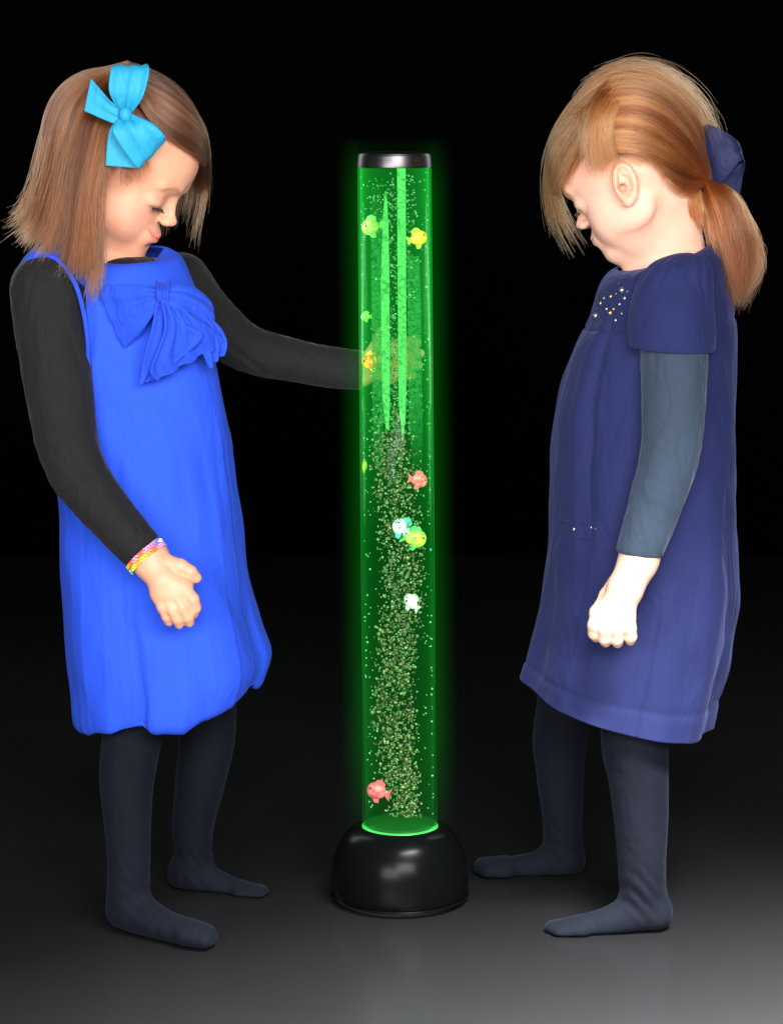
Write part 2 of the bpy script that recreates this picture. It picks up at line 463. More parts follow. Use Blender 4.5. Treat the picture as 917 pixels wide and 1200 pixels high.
def ribbon(edges, nu=40, nv=22, crease=None, amp=0.0, bulge=0.0):
    """edges: list of (a, b) pixel+depth pairs along the ribbon; returns grid"""
    E = catmull(PV(np.array(edges, float)), nu)           # nu,2,3
    v = np.linspace(0, 1, nv)[None, :, None]
    G = E[:, 0:1]*(1-v)+E[:, 1:2]*v
    N = normals_grid(G, False)
    u = np.linspace(0, 1, nu)[:, None]; vv = np.linspace(0, 1, nv)[None]
    d = bulge*np.sin(math.pi*vv)*np.ones_like(u)
    if amp: d = d+amp*crease(u, vv)
    return G+N*d[..., None]
def ribbon_mesh(name, grids, mat, parent, thick=.0012):
    Vs, Fs, o = [], [], 0
    for G in grids:
        nu, nv = G.shape[:2]; Vs.append(G.reshape(-1, 3)); Fs.append(grid_faces(nu, nv)+o); o += nu*nv
    ob = mesh_np(name, np.concatenate(Vs), np.concatenate(Fs), mat, parent)
    md = ob.modifiers.new('thickness', 'SOLIDIFY'); md.thickness = thick; md.offset = 0
    return ob

def strands(name, sheets, mat, parent, head=None, margin=.004, K=18, seed=3):
    """sheets: dicts with guides (list of lists px,py,Y), n, thick, jit, clump, r"""
    r_ = np.random.default_rng(seed)
    allp, allr, alls = [], [], []
    for s in sheets:
        Gd = np.stack([catmull(PV(np.array(g, float)), K) for g in s['guides']])   # g,K,3
        m = len(Gd); n = int(s['n']*1.35)
        u = r_.random(n)*(m-1)
        if 'bias' in s: u = (r_.random(n)**s['bias'])*(m-1)
        nc = s.get('nclump', 60)
        cu = r_.random(nc)*(m-1)
        own = np.abs(u[:, None]-cu[None]).argmin(1)
        cl = s.get('clump', .4)
        t = np.linspace(0, 1, K)[None]
        uu = u[:, None]+(cu[own]-u)[:, None]*cl*t**1.2          # K-wise u
        uu = np.clip(uu, 0, m-1-1e-6)
        fl = int(0)
        i = uu.astype(int); i = np.clip(i, 0, max(0, m-2)); f = (uu-i)[..., None]
        kk = np.arange(K)[None].repeat(n, 0)
        g0 = Gd[np.clip(i-1, 0, m-1), kk]; g1 = Gd[i, kk]; g2 = Gd[np.clip(i+1, 0, m-1), kk]; g3 = Gd[np.clip(i+2, 0, m-1), kk]
        p = .5*((2*g1)+(-g0+g2)*f+(2*g0-5*g1+4*g2-g3)*f*f+(-g0+3*g1-3*g2+g3)*f**3)
        th = s.get('thick', .012)
        d = r_.random(n)[:, None]
        p[..., 1] += d*th*(.4+.6*t)
        p += s.get('spread', .003)*r_.normal(size=(n, 1, 3))*(.25+t[..., None])
        cd = r_.normal(size=(nc, 1)); p[..., 1] += s.get('cdep', .0018)*cd[own]
        cn = r_.normal(size=(nc, 1, 3)); p += s.get('cnoise', .003)*cn[own]*t[..., None]**1.4
        ph = r_.random((n, 1))*6.28; fr = 2+3*r_.random((n, 1))
        wv = s.get('wave', .0012)
        p[..., 0] += wv*np.sin(ph+fr*t*3)*t; p[..., 2] += wv*np.cos(ph*1.7+fr*t*3)*t
        # length jitter: re-sample along the strand
        L = 1-s.get('ljit', .12)*r_.random((n, 1)); st = s.get('sjit', 0)*r_.random((n, 1))
        tt = (st+(L-st)*t)*(K-1); a = np.clip(tt.astype(int), 0, K-2); fa = (tt-a)[..., None]
        p = np.take_along_axis(p, a[..., None].repeat(3, 2), 1)*(1-fa)+np.take_along_axis(p, (a+1)[..., None].repeat(3, 2), 1)*fa
        if head is not None and s.get('push', True):
            for _ in range(4):
                q = p.reshape(-1, 3); dd = head.skull(q); e = .001
                gr = np.stack([head.skull(q+np.eye(3)[k]*e)-dd for k in range(3)], -1)
                gr /= np.linalg.norm(gr, axis=1, keepdims=True)+1e-9
                mg = margin+(r_.random((n, 1))*.0035+(.0012*(cd[own]+1.2)).clip(0, .0035)).repeat(K, 1).reshape(-1)
                mg = mg*np.clip(.2+2.6*np.linspace(0, 1, K), 0, 1)[None].repeat(n, 0).reshape(-1)
                q = q+gr*np.clip(mg-dd, 0, .06)[:, None]; p = q.reshape(n, K, 3)
                for _k in range(2): p[:, 1:-1] = .5*p[:, 1:-1]+.25*(p[:, :-2]+p[:, 2:])
        allp.append(p)
        rad = s.get('r', .00025)*(0.7+.6*r_.random((n, 1)))*np.clip(1.25-t**3*1.0, .15, 1)
        allr.append(rad)
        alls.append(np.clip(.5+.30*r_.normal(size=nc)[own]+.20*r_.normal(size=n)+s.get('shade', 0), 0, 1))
    Pn = np.concatenate(allp).astype(np.float32); Rn = np.concatenate(allr).astype(np.float32)
    cu = bpy.data.hair_curves.new(name)
    cu.add_curves([K]*len(Pn))
    cu.attributes['position'].data.foreach_set('vector', Pn.reshape(-1))
    ra = cu.attributes.get('radius') or cu.attributes.new('radius', 'FLOAT', 'POINT')
    ra.data.foreach_set('value', Rn.reshape(-1))
    sa = cu.attributes.new('clump_shade', 'FLOAT', 'CURVE'); sa.data.foreach_set('value', np.concatenate(alls).astype(np.float32))
    cu.materials.append(mat)
    o = bpy.data.objects.new(name, cu); COL.objects.link(o)
    if parent is not None:
        o.parent = parent; o.matrix_parent_inverse = parent_world(parent).inverted()
    return o

# ------------------------------------------------------------------ setting
def mat_floor():
    m, nt, b = newmat("dark_polished_floor"); L = nt.links
    tc = nd(nt, 'ShaderNodeTexCoord')
    n = nd(nt, 'ShaderNodeTexNoise'); n.inputs['Scale'].default_value = 3; n.inputs['Detail'].default_value = 8
    L.new(tc.outputs['Object'], n.inputs['Vector'])
    mx = nd(nt, 'ShaderNodeMix', data_type='RGBA'); mx.inputs['A'].default_value = (.0085, .0085, .0088, 1); mx.inputs['B'].default_value = (.0125, .0125, .0128, 1)
    L.new(n.outputs['Fac'], mx.inputs['Factor']); L.new(mx.outputs['Result'], b.inputs['Base Color'])
    mr = nd(nt, 'ShaderNodeMapRange'); mr.inputs['To Min'].default_value = .20; mr.inputs['To Max'].default_value = .30
    L.new(n.outputs['Fac'], mr.inputs['Value']); L.new(mr.outputs[0], b.inputs['Roughness'])
    b.inputs['Specular IOR Level'].default_value = .30
    return m
fl = mesh_np("floor", [(-4, -3.4, 0), (4, -3.4, 0), (4, 2.6, 0), (-4, 2.6, 0)], [(0, 1, 2, 3)], mat_floor(), smooth=False)
tag(fl, kind='structure')
# black velvet backdrop hanging in shallow folds
xs = np.linspace(-4, 4, 401); zs = np.linspace(0.004, 3.2, 12)
G = np.zeros((12, 401, 3)); G[..., 0] = xs[None]; G[..., 2] = zs[:, None]
G[..., 1] = 2.4+.03*np.sin(xs*11+1.3*np.sin(xs*3.1))[None]*(1-.1*zs[:, None])
M_velvet = plain("black_velvet", (.0008, .0009, .0010), .95, spec=.0)
bd = mesh_np("backdrop", G.reshape(-1, 3), grid_faces(12, 401), M_velvet); tag(bd, kind='structure')

# ------------------------------------------------------------------ bubble tube lamp
def lathe(name, prof, mat, parent, n=96, cap=False, center=(0, 0), lean=0.0, z_ref=0.0):
    prof = np.asarray(prof, float); th = np.linspace(0, 2*math.pi, n, endpoint=False)
    G = np.zeros((len(prof), n, 3)); G[..., 0] = prof[:, 0:1]*np.cos(th); G[..., 1] = prof[:, 0:1]*np.sin(th); G[..., 2] = prof[:, 1:2]
    G[..., 0] += center[0]+lean*(G[..., 2]-z_ref); G[..., 1] += center[1]
    return mesh_np(name, G.reshape(-1, 3), grid_faces(len(prof), n, True), mat, parent)
BX = P(468.5, 1000)[0]; ZT0 = P(0, 968)[2]; ZT1 = P(0, 193)[2]
LEAN = -0.0085; RT = .0435
def axx(z): return BX+LEAN*(z-ZT0)
lampo = tag(empty("bubble_lamp", (BX, 0, 0)), "tall clear tube lamp glowing green with bubbles on a glossy black dome base", "lamp")
M_base = plain("black_gloss_plastic", (.002, .0024, .0024), .20, spec=.07)
_b = M_base.node_tree; _n = nd(_b, 'ShaderNodeTexNoise'); _n.inputs['Scale'].default_value = 30; _mr = nd(_b, 'ShaderNodeMapRange')
_mr.inputs['To Min'].default_value = .22; _mr.inputs['To Max'].default_value = .28
_b.links.new(_n.outputs['Fac'], _mr.inputs['Value']); _b.links.new(_mr.outputs[0], _b.nodes['Principled BSDF'].inputs['Roughness'])
bp = [(.0, .006), (.074, .006), (.0775, .008), (.0795, .013), (.0800, .022), (.0795, .038), (.0770, .055), (.0725, .070), (.0660, .083), (.0590, .0915), (.0525, .0965), (.0480, .0985), (.0455, .0985), (.0452, .090), (.0, .090)]
bp = [(a, b*.875 if b > .03 else b) for a, b in bp]
lathe("base", catmull(np.array(bp), 90), M_base, lampo, center=(BX, 0))
lathe("base_foot", [(.0, .0005), (.0705, .0005), (.0715, .002), (.0715, .0075), (.0, .0075)], plain("black_rubber", (.01, .01, .01), .8), lampo, center=(BX, 0))
# acrylic tube
GREEN = (.03, 1.0, .10)
def mat_acrylic(name, es, gloss=True, tint=(.97, 1, .97, 1), lo=.7, hi=1.2):
    m = bpy.data.materials.new(name); m.use_nodes = True; nt = m.node_tree; nt.nodes.clear(); L = nt.links
    out = nd(nt, 'ShaderNodeOutputMaterial')
    tr = nd(nt, 'ShaderNodeBsdfTransparent'); tr.inputs[0].default_value = tint
    gl = nd(nt, 'ShaderNodeBsdfGlossy'); gl.inputs['Roughness'].default_value = .08
    fr = nd(nt, 'ShaderNodeFresnel'); fr.inputs[0].default_value = 1.12
    ge = nd(nt, 'ShaderNodeNewGeometry'); nb_ = nd(nt, 'ShaderNodeMath', operation='SUBTRACT'); nb_.inputs[0].default_value = 1; L.new(ge.outputs['Backfacing'], nb_.inputs[1])
    fm = nd(nt, 'ShaderNodeMath', operation='MULTIPLY'); L.new(fr.outputs[0], fm.inputs[0]); L.new(nb_.outputs[0], fm.inputs[1])
    mx = nd(nt, 'ShaderNodeMixShader'); L.new(fm.outputs[0], mx.inputs[0]); L.new(tr.outputs[0], mx.inputs[1]); L.new(gl.outputs[0], mx.inputs[2])
    L.new((mx if gloss else tr).outputs[0], out.inputs['Surface'])
    tc = nd(nt, 'ShaderNodeTexCoord'); sp = nd(nt, 'ShaderNodeSeparateXYZ'); L.new(tc.outputs['Object'], sp.inputs[0])
    mr = nd(nt, 'ShaderNodeMapRange'); mr.inputs['From Min'].default_value = .42; mr.inputs['From Max'].default_value = .70
    mr.inputs['To Min'].default_value = es*lo; mr.inputs['To Max'].default_value = es*hi
    L.new(sp.outputs['Z'], mr.inputs['Value'])
    em = nd(nt, 'ShaderNodeEmission'); em.inputs[0].default_value = (*GREEN, 1); L.new(mr.outputs[0], em.inputs[1])
    L.new(em.outputs[0], out.inputs['Volume'])
    return m
def annulus(name, r0, r1, z0, z1, mat, parent, n=128):
    return lathe(name, [(r0, z0), (r1, z0), (r1, z1), (r0, z1), (r0, z0)], mat, parent, n, center=(BX, 0), lean=LEAN, z_ref=ZT0)
tb = annulus("tube", RT-.0007, RT, ZT0-.006, ZT1, mat_acrylic("green_lit_acrylic", 26.0, lo=.75, hi=1.2), lampo)
annulus("edge_glow_sleeve", RT-.0052, RT-.0018, ZT0-.004, ZT1-.002, mat_acrylic("green_edge_glow", 8.0, False, (.92, 1, .92, 1), .22, 1.9), lampo)  # added emissive sleeve that puts the green bands along the tube edges
# glowing ring where the tube meets the base
M_ring = plain("green_light_ring", (.02, .2, .03), .3, emit=(.08, 1, .15), es=.75)
lathe("light_ring", [(RT-.012, ZT0-.004), (RT+.0005, ZT0-.008), (RT+.0008, ZT0+.001), (RT-.0018, ZT0+.0025), (RT-.012, ZT0+.0), (RT-.012, ZT0-.004)], M_ring, lampo, center=(BX, 0))
M_disc = plain("green_light_disc", (.004, .03, .006), .5, spec=.1, emit=(.05, 1, .10), es=.07)
lathe("light_disc", [(0, ZT0+.0035), (.030, ZT0+.0035), (.0405, ZT0+.0045), (.0405, ZT0-.003), (0, ZT0-.003)], M_disc, lampo, center=(BX, 0))
# metal cap
M_cap = plain("brushed_dark_metal", (.075, .068, .075), .34, metal=1)
cz = ZT1; cxr = axx(cz)
lathe("cap", catmull(np.array([(0, cz+.0155), (.030, cz+.0152), (.0405, cz+.0135), (.0425, cz+.011), (.0432, cz+.006), (.0436, cz+.001), (.0436, cz-.0035), (.0425, cz-.004), (0, cz-.004)]), 50), M_cap, lampo, center=(cxr, 0))

# emissive bars and speckled panels added to stand in for reflections on the upper tube
def strip_mat(name, col, es, speck=False):
    m = bpy.data.materials.new(name); m.use_nodes = True; nt = m.node_tree; nt.nodes.clear(); L = nt.links
    out = nd(nt, 'ShaderNodeOutputMaterial'); em = nd(nt, 'ShaderNodeEmission'); em.inputs[0].default_value = (*col, 1); em.inputs[1].default_value = es
    if not speck:
        tn = nd(nt, 'ShaderNodeTexNoise'); tn.inputs['Scale'].default_value = 120; tn.inputs['Detail'].default_value = 4; tn.inputs['Distortion'].default_value = 1.5
        tcc = nd(nt, 'ShaderNodeTexCoord'); L.new(tcc.outputs['Object'], tn.inputs['Vector'])
        rm = nd(nt, 'ShaderNodeMapRange'); rm.inputs['From Min'].default_value = .35; rm.inputs['From Max'].default_value = .5; rm.inputs['To Min'].default_value = es*.55; rm.inputs['To Max'].default_value = es
        L.new(tn.outputs['Fac'], rm.inputs['Value']); L.new(rm.outputs[0], em.inputs[1])
        L.new(em.outputs[0], out.inputs['Surface']); return m
    tr = nd(nt, 'ShaderNodeBsdfTransparent'); mx = nd(nt, 'ShaderNodeMixShader')
    tc = nd(nt, 'ShaderNodeTexCoord'); n = nd(nt, 'ShaderNodeTexNoise'); n.inputs['Scale'].default_value = 150; n.inputs['Detail'].default_value = 5; n.inputs['Distortion'].default_value = 2.5
    mp = nd(nt, 'ShaderNodeMapping'); mp.inputs['Scale'].default_value = (1, 1, 1.5); L.new(tc.outputs['Object'], mp.inputs[0]); L.new(mp.outputs[0], n.inputs['Vector'])
    sp = nd(nt, 'ShaderNodeSeparateXYZ'); L.new(tc.outputs['Object'], sp.inputs[0])
    f1 = nd(nt, 'ShaderNodeMapRange'); f1.inputs['From Min'].default_value = .50; f1.inputs['From Max'].default_value = .62; L.new(sp.outputs['Z'], f1.inputs['Value'])
    f2 = nd(nt, 'ShaderNodeMapRange'); f2.inputs['From Min'].default_value = .84; f2.inputs['From Max'].default_value = .72; L.new(sp.outputs['Z'], f2.inputs['Value'])
    fz = nd(nt, 'ShaderNodeMath', operation='MULTIPLY'); L.new(f1.outputs[0], fz.inputs[0]); L.new(f2.outputs[0], fz.inputs[1])
    cr = nd(nt, 'ShaderNodeValToRGB'); cr.color_ramp.elements[0].position = .40; cr.color_ramp.elements[1].position = .58
    L.new(n.outputs['Fac'], cr.inputs[0]); ml = nd(nt, 'ShaderNodeMath', operation='MULTIPLY'); ml.inputs[1].default_value = .75
    L.new(cr.outputs[0], ml.inputs[0]); mz = nd(nt, 'ShaderNodeMath', operation='MULTIPLY'); L.new(ml.outputs[0], mz.inputs[0]); L.new(fz.outputs[0], mz.inputs[1]); L.new(mz.outputs[0], mx.inputs[0]); L.new(tr.outputs[0], mx.inputs[1]); L.new(em.outputs[0], mx.inputs[2])
    L.new(mx.outputs[0], out.inputs['Surface'])
    return m
def strip(name, quads, Y, mat, depth=.002):
    # quads: rows of (pxL, pxR, py)
    bm = bmesh.new(); rows = []
    for (a, b, y) in quads:
        rows.append([bm.verts.new(Vector(P(a, y, Y))), bm.verts.new(Vector(P(b, y, Y))), bm.verts.new(Vector(P(b, y, Y+depth))), bm.verts.new(Vector(P(a, y, Y+depth)))])
    for r0, r1 in zip(rows, rows[1:]):
        for k in range(4): bm.faces.new((r0[k], r0[(k+1) % 4], r1[(k+1) % 4], r1[k]))
    bm.faces.new(rows[0]); bm.faces.new(rows[-1][::-1])
    bmesh.ops.recalc_face_normals(bm, faces=bm.faces)
    return mesh_bm(name, bm, mat, lampo, smooth=False)
M_strip = strip_mat("green_reflection_bar", (.16, 1, .22), .92)
M_strips = strip_mat("green_reflection_speckled", (.06, .72, .13), .62, True)
strip("reflection_bar", [(465, 475, 197), (465.5, 475.5, 300), (466.5, 476, 420), (467, 475.5, 470), (468.5, 475, 490), (471.5, 472.5, 512)], -.034, M_strip)
strip("reflection_bar", [(451, 452.5, 224), (448, 455, 262), (446, 456, 330), (447, 456.5, 430), (448, 456.5, 470), (452, 455.5, 503)], -.034, M_strip)
strip("speckled_reflection", [(434, 448, 214), (434.5, 448, 300), (435.5, 448, 420), (437, 449, 520), (440, 449, 570)], -.030, M_strips)
strip("speckled_reflection", [(477, 491, 300), (477.5, 493, 360), (478, 494, 430), (479, 495, 500), (484, 494, 560)], -.030, M_strips)

# bubbles: one mass of tiny spheres
def mat_bubble():
    m, nt, b = newmat("air_bubble"); L = nt.links
    gi = nd(nt, 'ShaderNodeAttribute', attribute_name='tint'); L.new(gi.outputs['Color'], b.inputs['Base Color'])
    b.inputs['Roughness'].default_value = .25; b.inputs['Specular IOR Level'].default_value = .8
    return m
ico = bmesh.new(); bmesh.ops.create_icosphere(ico, subdivisions=2, radius=1.0)
IV = np.array([v.co[:] for v in ico.verts]); IF = np.array([[v.index for v in f.verts] for f in ico.faces]); ico.free()
def bubbles():
    cen, rad, col = [], [], []
    def addb(x, y, Y, r, c): cen.append(P(x, y, Y)); rad.append(r); col.append(c)
    for i in range(4400):
        py = 205+(958-205)*rng.random()**.82
        t = (py-205)/753.0
        cx = 461.5+7*t+6*math.sin(py*.021)*(t > .3)
        wd = (17+8*rng.random())*(1.0 if t < .85 else 1-(t-.85)*2.2)
        a = rng.random()*6.28; q = math.sqrt(rng.random())
        x = cx+q*wd*math.cos(a)*1.25; Y = q*wd*math.sin(a)*.001
        r = (.0008+.0009*rng.random()) if t > .35 else (.0006+.0008*rng.random())
        k = rng.random()
        c = np.array((.30, .30, .13))*(.15+.85*k*k) if rng.random() < .75 else np.array((.18, .40, .15))*(.2+.8*k)
        if rng.random() < .12: r *= 1.45
        if t < .4: c = np.array((.16, .48, .18))*(.35+.6*k)
        addb(x, py, Y, r, c)
    for i in range(420):                       # clinging to the tube wall
        py = 200+755*rng.random(); t = (py-205)/753.
        a = rng.random()*6.28; rr = 39.0
        addb(461.5+7*t+rr*math.cos(a), py, rr*.001*math.sin(a), .0006+.0007*rng.random(), np.array((.2, .7, .25))*(.4+.6*rng.random()))
    cen_, rad_, col_ = np.array(cen), np.array(rad), np.array(col)
    n = len(cen_); sq = 1+.25*rng.normal(size=(n, 1, 3))*.5
    V = (cen_[:, None]+IV[None]*rad_[:, None, None]*sq).reshape(-1, 3)
    Fq = (IF[None]+(np.arange(n)*len(IV))[:, None, None]).reshape(-1, 3)
    C = np.concatenate([np.repeat(col_, len(IV), 0), np.ones((n*len(IV), 1))], 1)
    o = mesh_np("bubbles", V, Fq, mat_bubble(), lampo, cols=C); tag(o, kind='stuff')
bubbles()

# emissive volume added round the tube to paint a soft green halo
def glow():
    m = bpy.data.materials.new("green_halo_emission"); m.use_nodes = True; nt = m.node_tree; nt.nodes.clear(); L = nt.links
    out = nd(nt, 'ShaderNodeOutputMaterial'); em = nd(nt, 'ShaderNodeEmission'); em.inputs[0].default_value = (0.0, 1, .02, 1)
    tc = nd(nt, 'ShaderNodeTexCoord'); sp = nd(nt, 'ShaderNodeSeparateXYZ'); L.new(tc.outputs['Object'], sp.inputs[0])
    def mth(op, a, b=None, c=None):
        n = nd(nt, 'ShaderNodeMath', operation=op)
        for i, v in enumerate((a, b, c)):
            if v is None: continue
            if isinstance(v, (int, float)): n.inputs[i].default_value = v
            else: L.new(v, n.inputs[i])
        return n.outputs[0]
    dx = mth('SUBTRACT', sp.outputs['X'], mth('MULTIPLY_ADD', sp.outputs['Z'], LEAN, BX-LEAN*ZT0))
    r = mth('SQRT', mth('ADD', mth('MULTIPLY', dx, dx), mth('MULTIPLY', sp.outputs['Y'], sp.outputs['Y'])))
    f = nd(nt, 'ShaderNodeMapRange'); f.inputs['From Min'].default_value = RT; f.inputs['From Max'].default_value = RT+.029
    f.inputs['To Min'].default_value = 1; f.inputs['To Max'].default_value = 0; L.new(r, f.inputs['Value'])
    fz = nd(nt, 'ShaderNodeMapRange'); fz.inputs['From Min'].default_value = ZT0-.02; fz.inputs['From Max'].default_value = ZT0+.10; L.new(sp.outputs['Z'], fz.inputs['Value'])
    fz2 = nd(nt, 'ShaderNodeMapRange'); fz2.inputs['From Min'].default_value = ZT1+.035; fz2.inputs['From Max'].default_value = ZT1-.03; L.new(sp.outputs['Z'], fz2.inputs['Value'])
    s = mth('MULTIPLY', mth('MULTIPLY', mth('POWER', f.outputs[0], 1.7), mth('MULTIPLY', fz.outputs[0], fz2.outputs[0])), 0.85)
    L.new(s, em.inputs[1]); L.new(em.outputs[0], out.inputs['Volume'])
    o = annulus("painted_halo", RT+.0012, RT+.030, ZT0-.0, ZT1+.03, m, None, 64); tag(o, kind='stuff')
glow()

# fish
def make_fish(x, y, Y, size, face, tilt, cbody, cfin, label, body_stripe=None):
    c = P(x, y, Y); s = size*.001
    root = empty("toy_fish", c); root.rotation_euler = (0, math.radians(tilt), math.radians(face))
    tag(root, label, "toy fish", "plastic fish floating inside the bubble tube")
    M = Matrix.LocRotScale(root.location, root.rotation_euler, None)
    def W(a): return np.array([(M @ Vector(q))[:] for q in np.asarray(a, float).reshape(-1, 3)]).reshape(np.shape(a))
    mb, nt, b = newmat("fish_paint"); L = nt.links
    tc = nd(nt, 'ShaderNodeTexCoord'); wv = nd(nt, 'ShaderNodeTexNoise'); wv.inputs['Scale'].default_value = 190; wv.inputs['Detail'].default_value = 1
    L.new(tc.outputs['Object'], wv.inputs['Vector'])
    cr = nd(nt, 'ShaderNodeValToRGB'); cr.color_ramp.elements[0].position = .44; cr.color_ramp.elements[0].color = (*cbody, 1)
    cr.color_ramp.elements[1].position = .56; cr.color_ramp.elements[1].color = (*(body_stripe or tuple(min(1, q*1.3+.1) for q in cbody)), 1)
    L.new(wv.outputs['Fac'], cr.inputs[0]); L.new(cr.outputs[0], b.inputs['Base Color']); b.inputs['Roughness'].default_value = .35
    mf = plain("fish_fin", cfin, .4)
    th = np.linspace(0, math.pi, 15); ph = np.linspace(0, 2*math.pi, 20, endpoint=False)
    X = np.cos(th)[:, None]; rr = np.sin(th)[:, None]**.9*(1+.15*X)
    G = np.stack([(X*.52*s)*np.ones((1, 20)), rr*np.cos(ph)*.20*s, rr*np.sin(ph)*.42*s], -1)
    mesh_np("body", W(G).reshape(-1, 3), grid_faces(15, 20, True), mb, root)
    def fin(name, poly, y=0, th_=.03):
        n = len(poly); a = [(px*s, (y-th_)*s, pz*s) for px, pz in poly]; bq = [(px*s, (y+th_)*s, pz*s) for px, pz in poly]
        bm = bmesh.new(); va = [bm.verts.new(Vector(W(q))) for q in a]; vb = [bm.verts.new(Vector(W(q))) for q in bq]
        bm.faces.new(va); bm.faces.new(vb[::-1])
        for k in range(n): bm.faces.new((va[k], vb[k], vb[(k+1) % n], va[(k+1) % n]))
        bmesh.ops.recalc_face_normals(bm, faces=bm.faces); mesh_bm(name, bm, mf, root, False)
    fin("tail_fin", [(-.40, .0), (-.56, .18), (-.78, .32), (-.70, .0), (-.78, -.32), (-.56, -.18)])
    fin("dorsal_fin", [(.25, .36), (.10, .58), (-.12, .64), (-.38, .48), (-.34, .24)])
    fin("belly_fin", [(.15, -.36), (-.02, -.60), (-.25, -.58), (-.24, -.30)])
    for sgn in (-1, 1):
        V = W(IV*.06*s+np.array((.33*s, sgn*.15*s, .10*s)))
        mesh_np("eye", V, IF, M_lash, root)
FISH = [
 (434, 266, -.012, 24, 205, 8, (.45, .75, .12), (.30, .85, .20), "lime green toy fish, uppermost on the left side of the tube", (.7, .8, .3)),
 (490, 279, -.006, 22, 20, -14, (.85, .55, .05), (.45, .75, .10), "yellow toy fish in the upper tube beside the right bright green reflection", (.95, .35, .05)),
 (428, 371, .006, 12, 200, 0, (.25, .70, .12), (.2, .6, .1), "small green toy fish above the orange and yellow fish", None),
 (434, 424, -.012, 22, 160, 10, (.95, .45, .04), (.75, .70, .10), "orange and yellow toy fish at the height of the outstretched arm", (.9, .15, .03)),
 (427, 546, .0, 15, 80, 0, (.45, .80, .05), (.35, .65, .05), "lime toy fish seen edge-on at the left wall of the tube", None),
 (491, 563, -.014, 20, 12, 12, (.90, .10, .14), (.75, .12, .15), "red pink toy fish near the right wall in the middle of the tube", (.95, .25, .3)),
 (470, 618, -.014, 24, 200, -38, (.45, .85, .85), (.10, .55, .60), "white and cyan toy fish touching the lime green one", (.85, .9, .9)),
 (487, 631, -.010, 26, 10, 12, (.35, .85, .10), (.08, .70, .18), "lime green toy fish just right of the cyan one", (.7, .85, .1)),
 (481, 705, -.018, 20, 150, -40, (.85, .72, .82), (.75, .65, .80), "white toy fish among the bubbles below the cyan fish", (.9, .85, .9)),
 (441, 927, -.014, 24, 170, -15, (.80, .07, .14), (.75, .08, .15), "pink toy fish near the bottom of the tube", (.85, .16, .22)),
]
for f in FISH: make_fish(*f[:3], f[3]*.92, *f[4:])

# ------------------------------------------------------------------ hands
def hand(s, wrist, palm, kn, fingers, thumb, rp=.017, rf=(.0075, .0068, .0062, .0055)):
    s.add(chain([PV(wrist), PV(palm)], [.0185, rp], .004), .012)
    for i in range(len(kn)-1): s.add(cone(PV(kn[i]), PV(kn[i+1]), .0092, .0092), .008)
    for k in kn: s.add(cone(PV(palm), PV(k), .0115, .0082), .009)
    fs = None
    for f in fingers:
        c = chain([PV(q) for q in f], list(rf[:len(f)]), .002)
        s.add(c, .0022)
    s.add(chain([PV(q) for q in thumb], [.0095, .0080, .0068, .0060][:len(thumb)], .003), .004)
def nails(fingers, mat, parent, r=.0035):
    for f in fingers:
        a, b = PV(np.array(f[-2], float)), PV(np.array(f[-1], float)); d = (b-a)/np.linalg.norm(b-a)
        up = np.array([0, -1.0, .25]); up -= d*(up@d); up /= np.linalg.norm(up); sd = np.cross(d, up)
        c = b+d*.0005+up*.0042
        u = np.linspace(-1, 1, 9)[:, None]; v = np.linspace(-1, 1, 9)[None]
        x = u*.0045*np.sqrt(1-.35*v*v); y = v*r*(1-.15*u)
        G = c+d*x[..., None]+sd*(y*np.ones_like(x))[..., None]-up*(((y/r)**2)*.0016+np.clip(u, 0, 1)**2*.0012)[..., None]
        mesh_np("fingernail", G.reshape(-1, 3), grid_faces(9, 9), mat, parent)
M_nail = plain("fingernail_pink", (.85, .52, .45), .25)

VOX = .0018
# ================================================================== LEFT GIRL
gA = tag(empty("person", P(205, 1085, -.05)*np.array((1, 1, 0))), "girl in cobalt blue dress and turquoise hair bow reaching out to touch the lamp", "girl")
hdA = Head(140, 192, -.06, 1, 30, 11, roll=-2, scale=.93, ear_x=-.004, smile=.0085)
bA = Sdf()
neckA0, neckA1 = P(118, 225, -.055), P(118, 325, -.05)
bA.add(cone(neckA0, neckA1, .034, .040), .01)
bA.ops[0] = (bA.ops[0][0], 0, 1)
bA.add(hdA, .012)
shN, shF = P(62, 338, -.125), P(208, 330, .03)
bA.add(cone(P(100, 345, -.08), P(180, 340, -.01), .038, .038), .02)
bA.add(ell(P(145, 420, -.05), (.075, .065, .10)), .03)
bA.add(ell(P(165, 540, -.05), (.082, .075, .10)), .03)
bA.add(ell(P(175, 660, -.05), (.075, .075, .08)), .03)
armN = [(58, 345, -.125), (66, 430, -.145), (82, 530, -.175), (112, 582, -.195), (150, 627, -.210), (176, 655, -.214)]
armNr = [.036, .034, .029, .026, .0215, .0185]
bA.add(limb([P(*q) for q in armN], armNr), .012)
armF = [(208, 335, .030), (245, 375, .045), (288, 408, .055), (345, 422, .060), (400, 432, .062), (420, 434, .063)]
armFr = [.034, .029, .0255, .0235, .020, .0175]
bA.add(limb([P(*q) for q in armF], armFr), .012)
def legs(s, segs, foot, off=0.0):
    s.add(limb([P(*q[:3]) for q in segs], [q[3]*.001+off for q in segs]), .01)
    s.add(limb([P(*q[:3]) for q in foot], [q[3]*.001+off for q in foot]), .016)
    a_, b_ = P(*foot[-2][:3]), P(*foot[-1][:3]); dd_ = (b_-a_)/np.linalg.norm(b_-a_); sd_ = np.array((-dd_[1], dd_[0], 0)); sd_ /= np.linalg.norm(sd_)
    rr_ = foot[-1][3]*.001+off
    for sg, k_ in ((-1, .0), (1, -.006)): s.add(cone(a_+sd_*sg*.010, b_+sd_*sg*.012+dd_*k_, rr_*1.05, rr_*.86), .006)
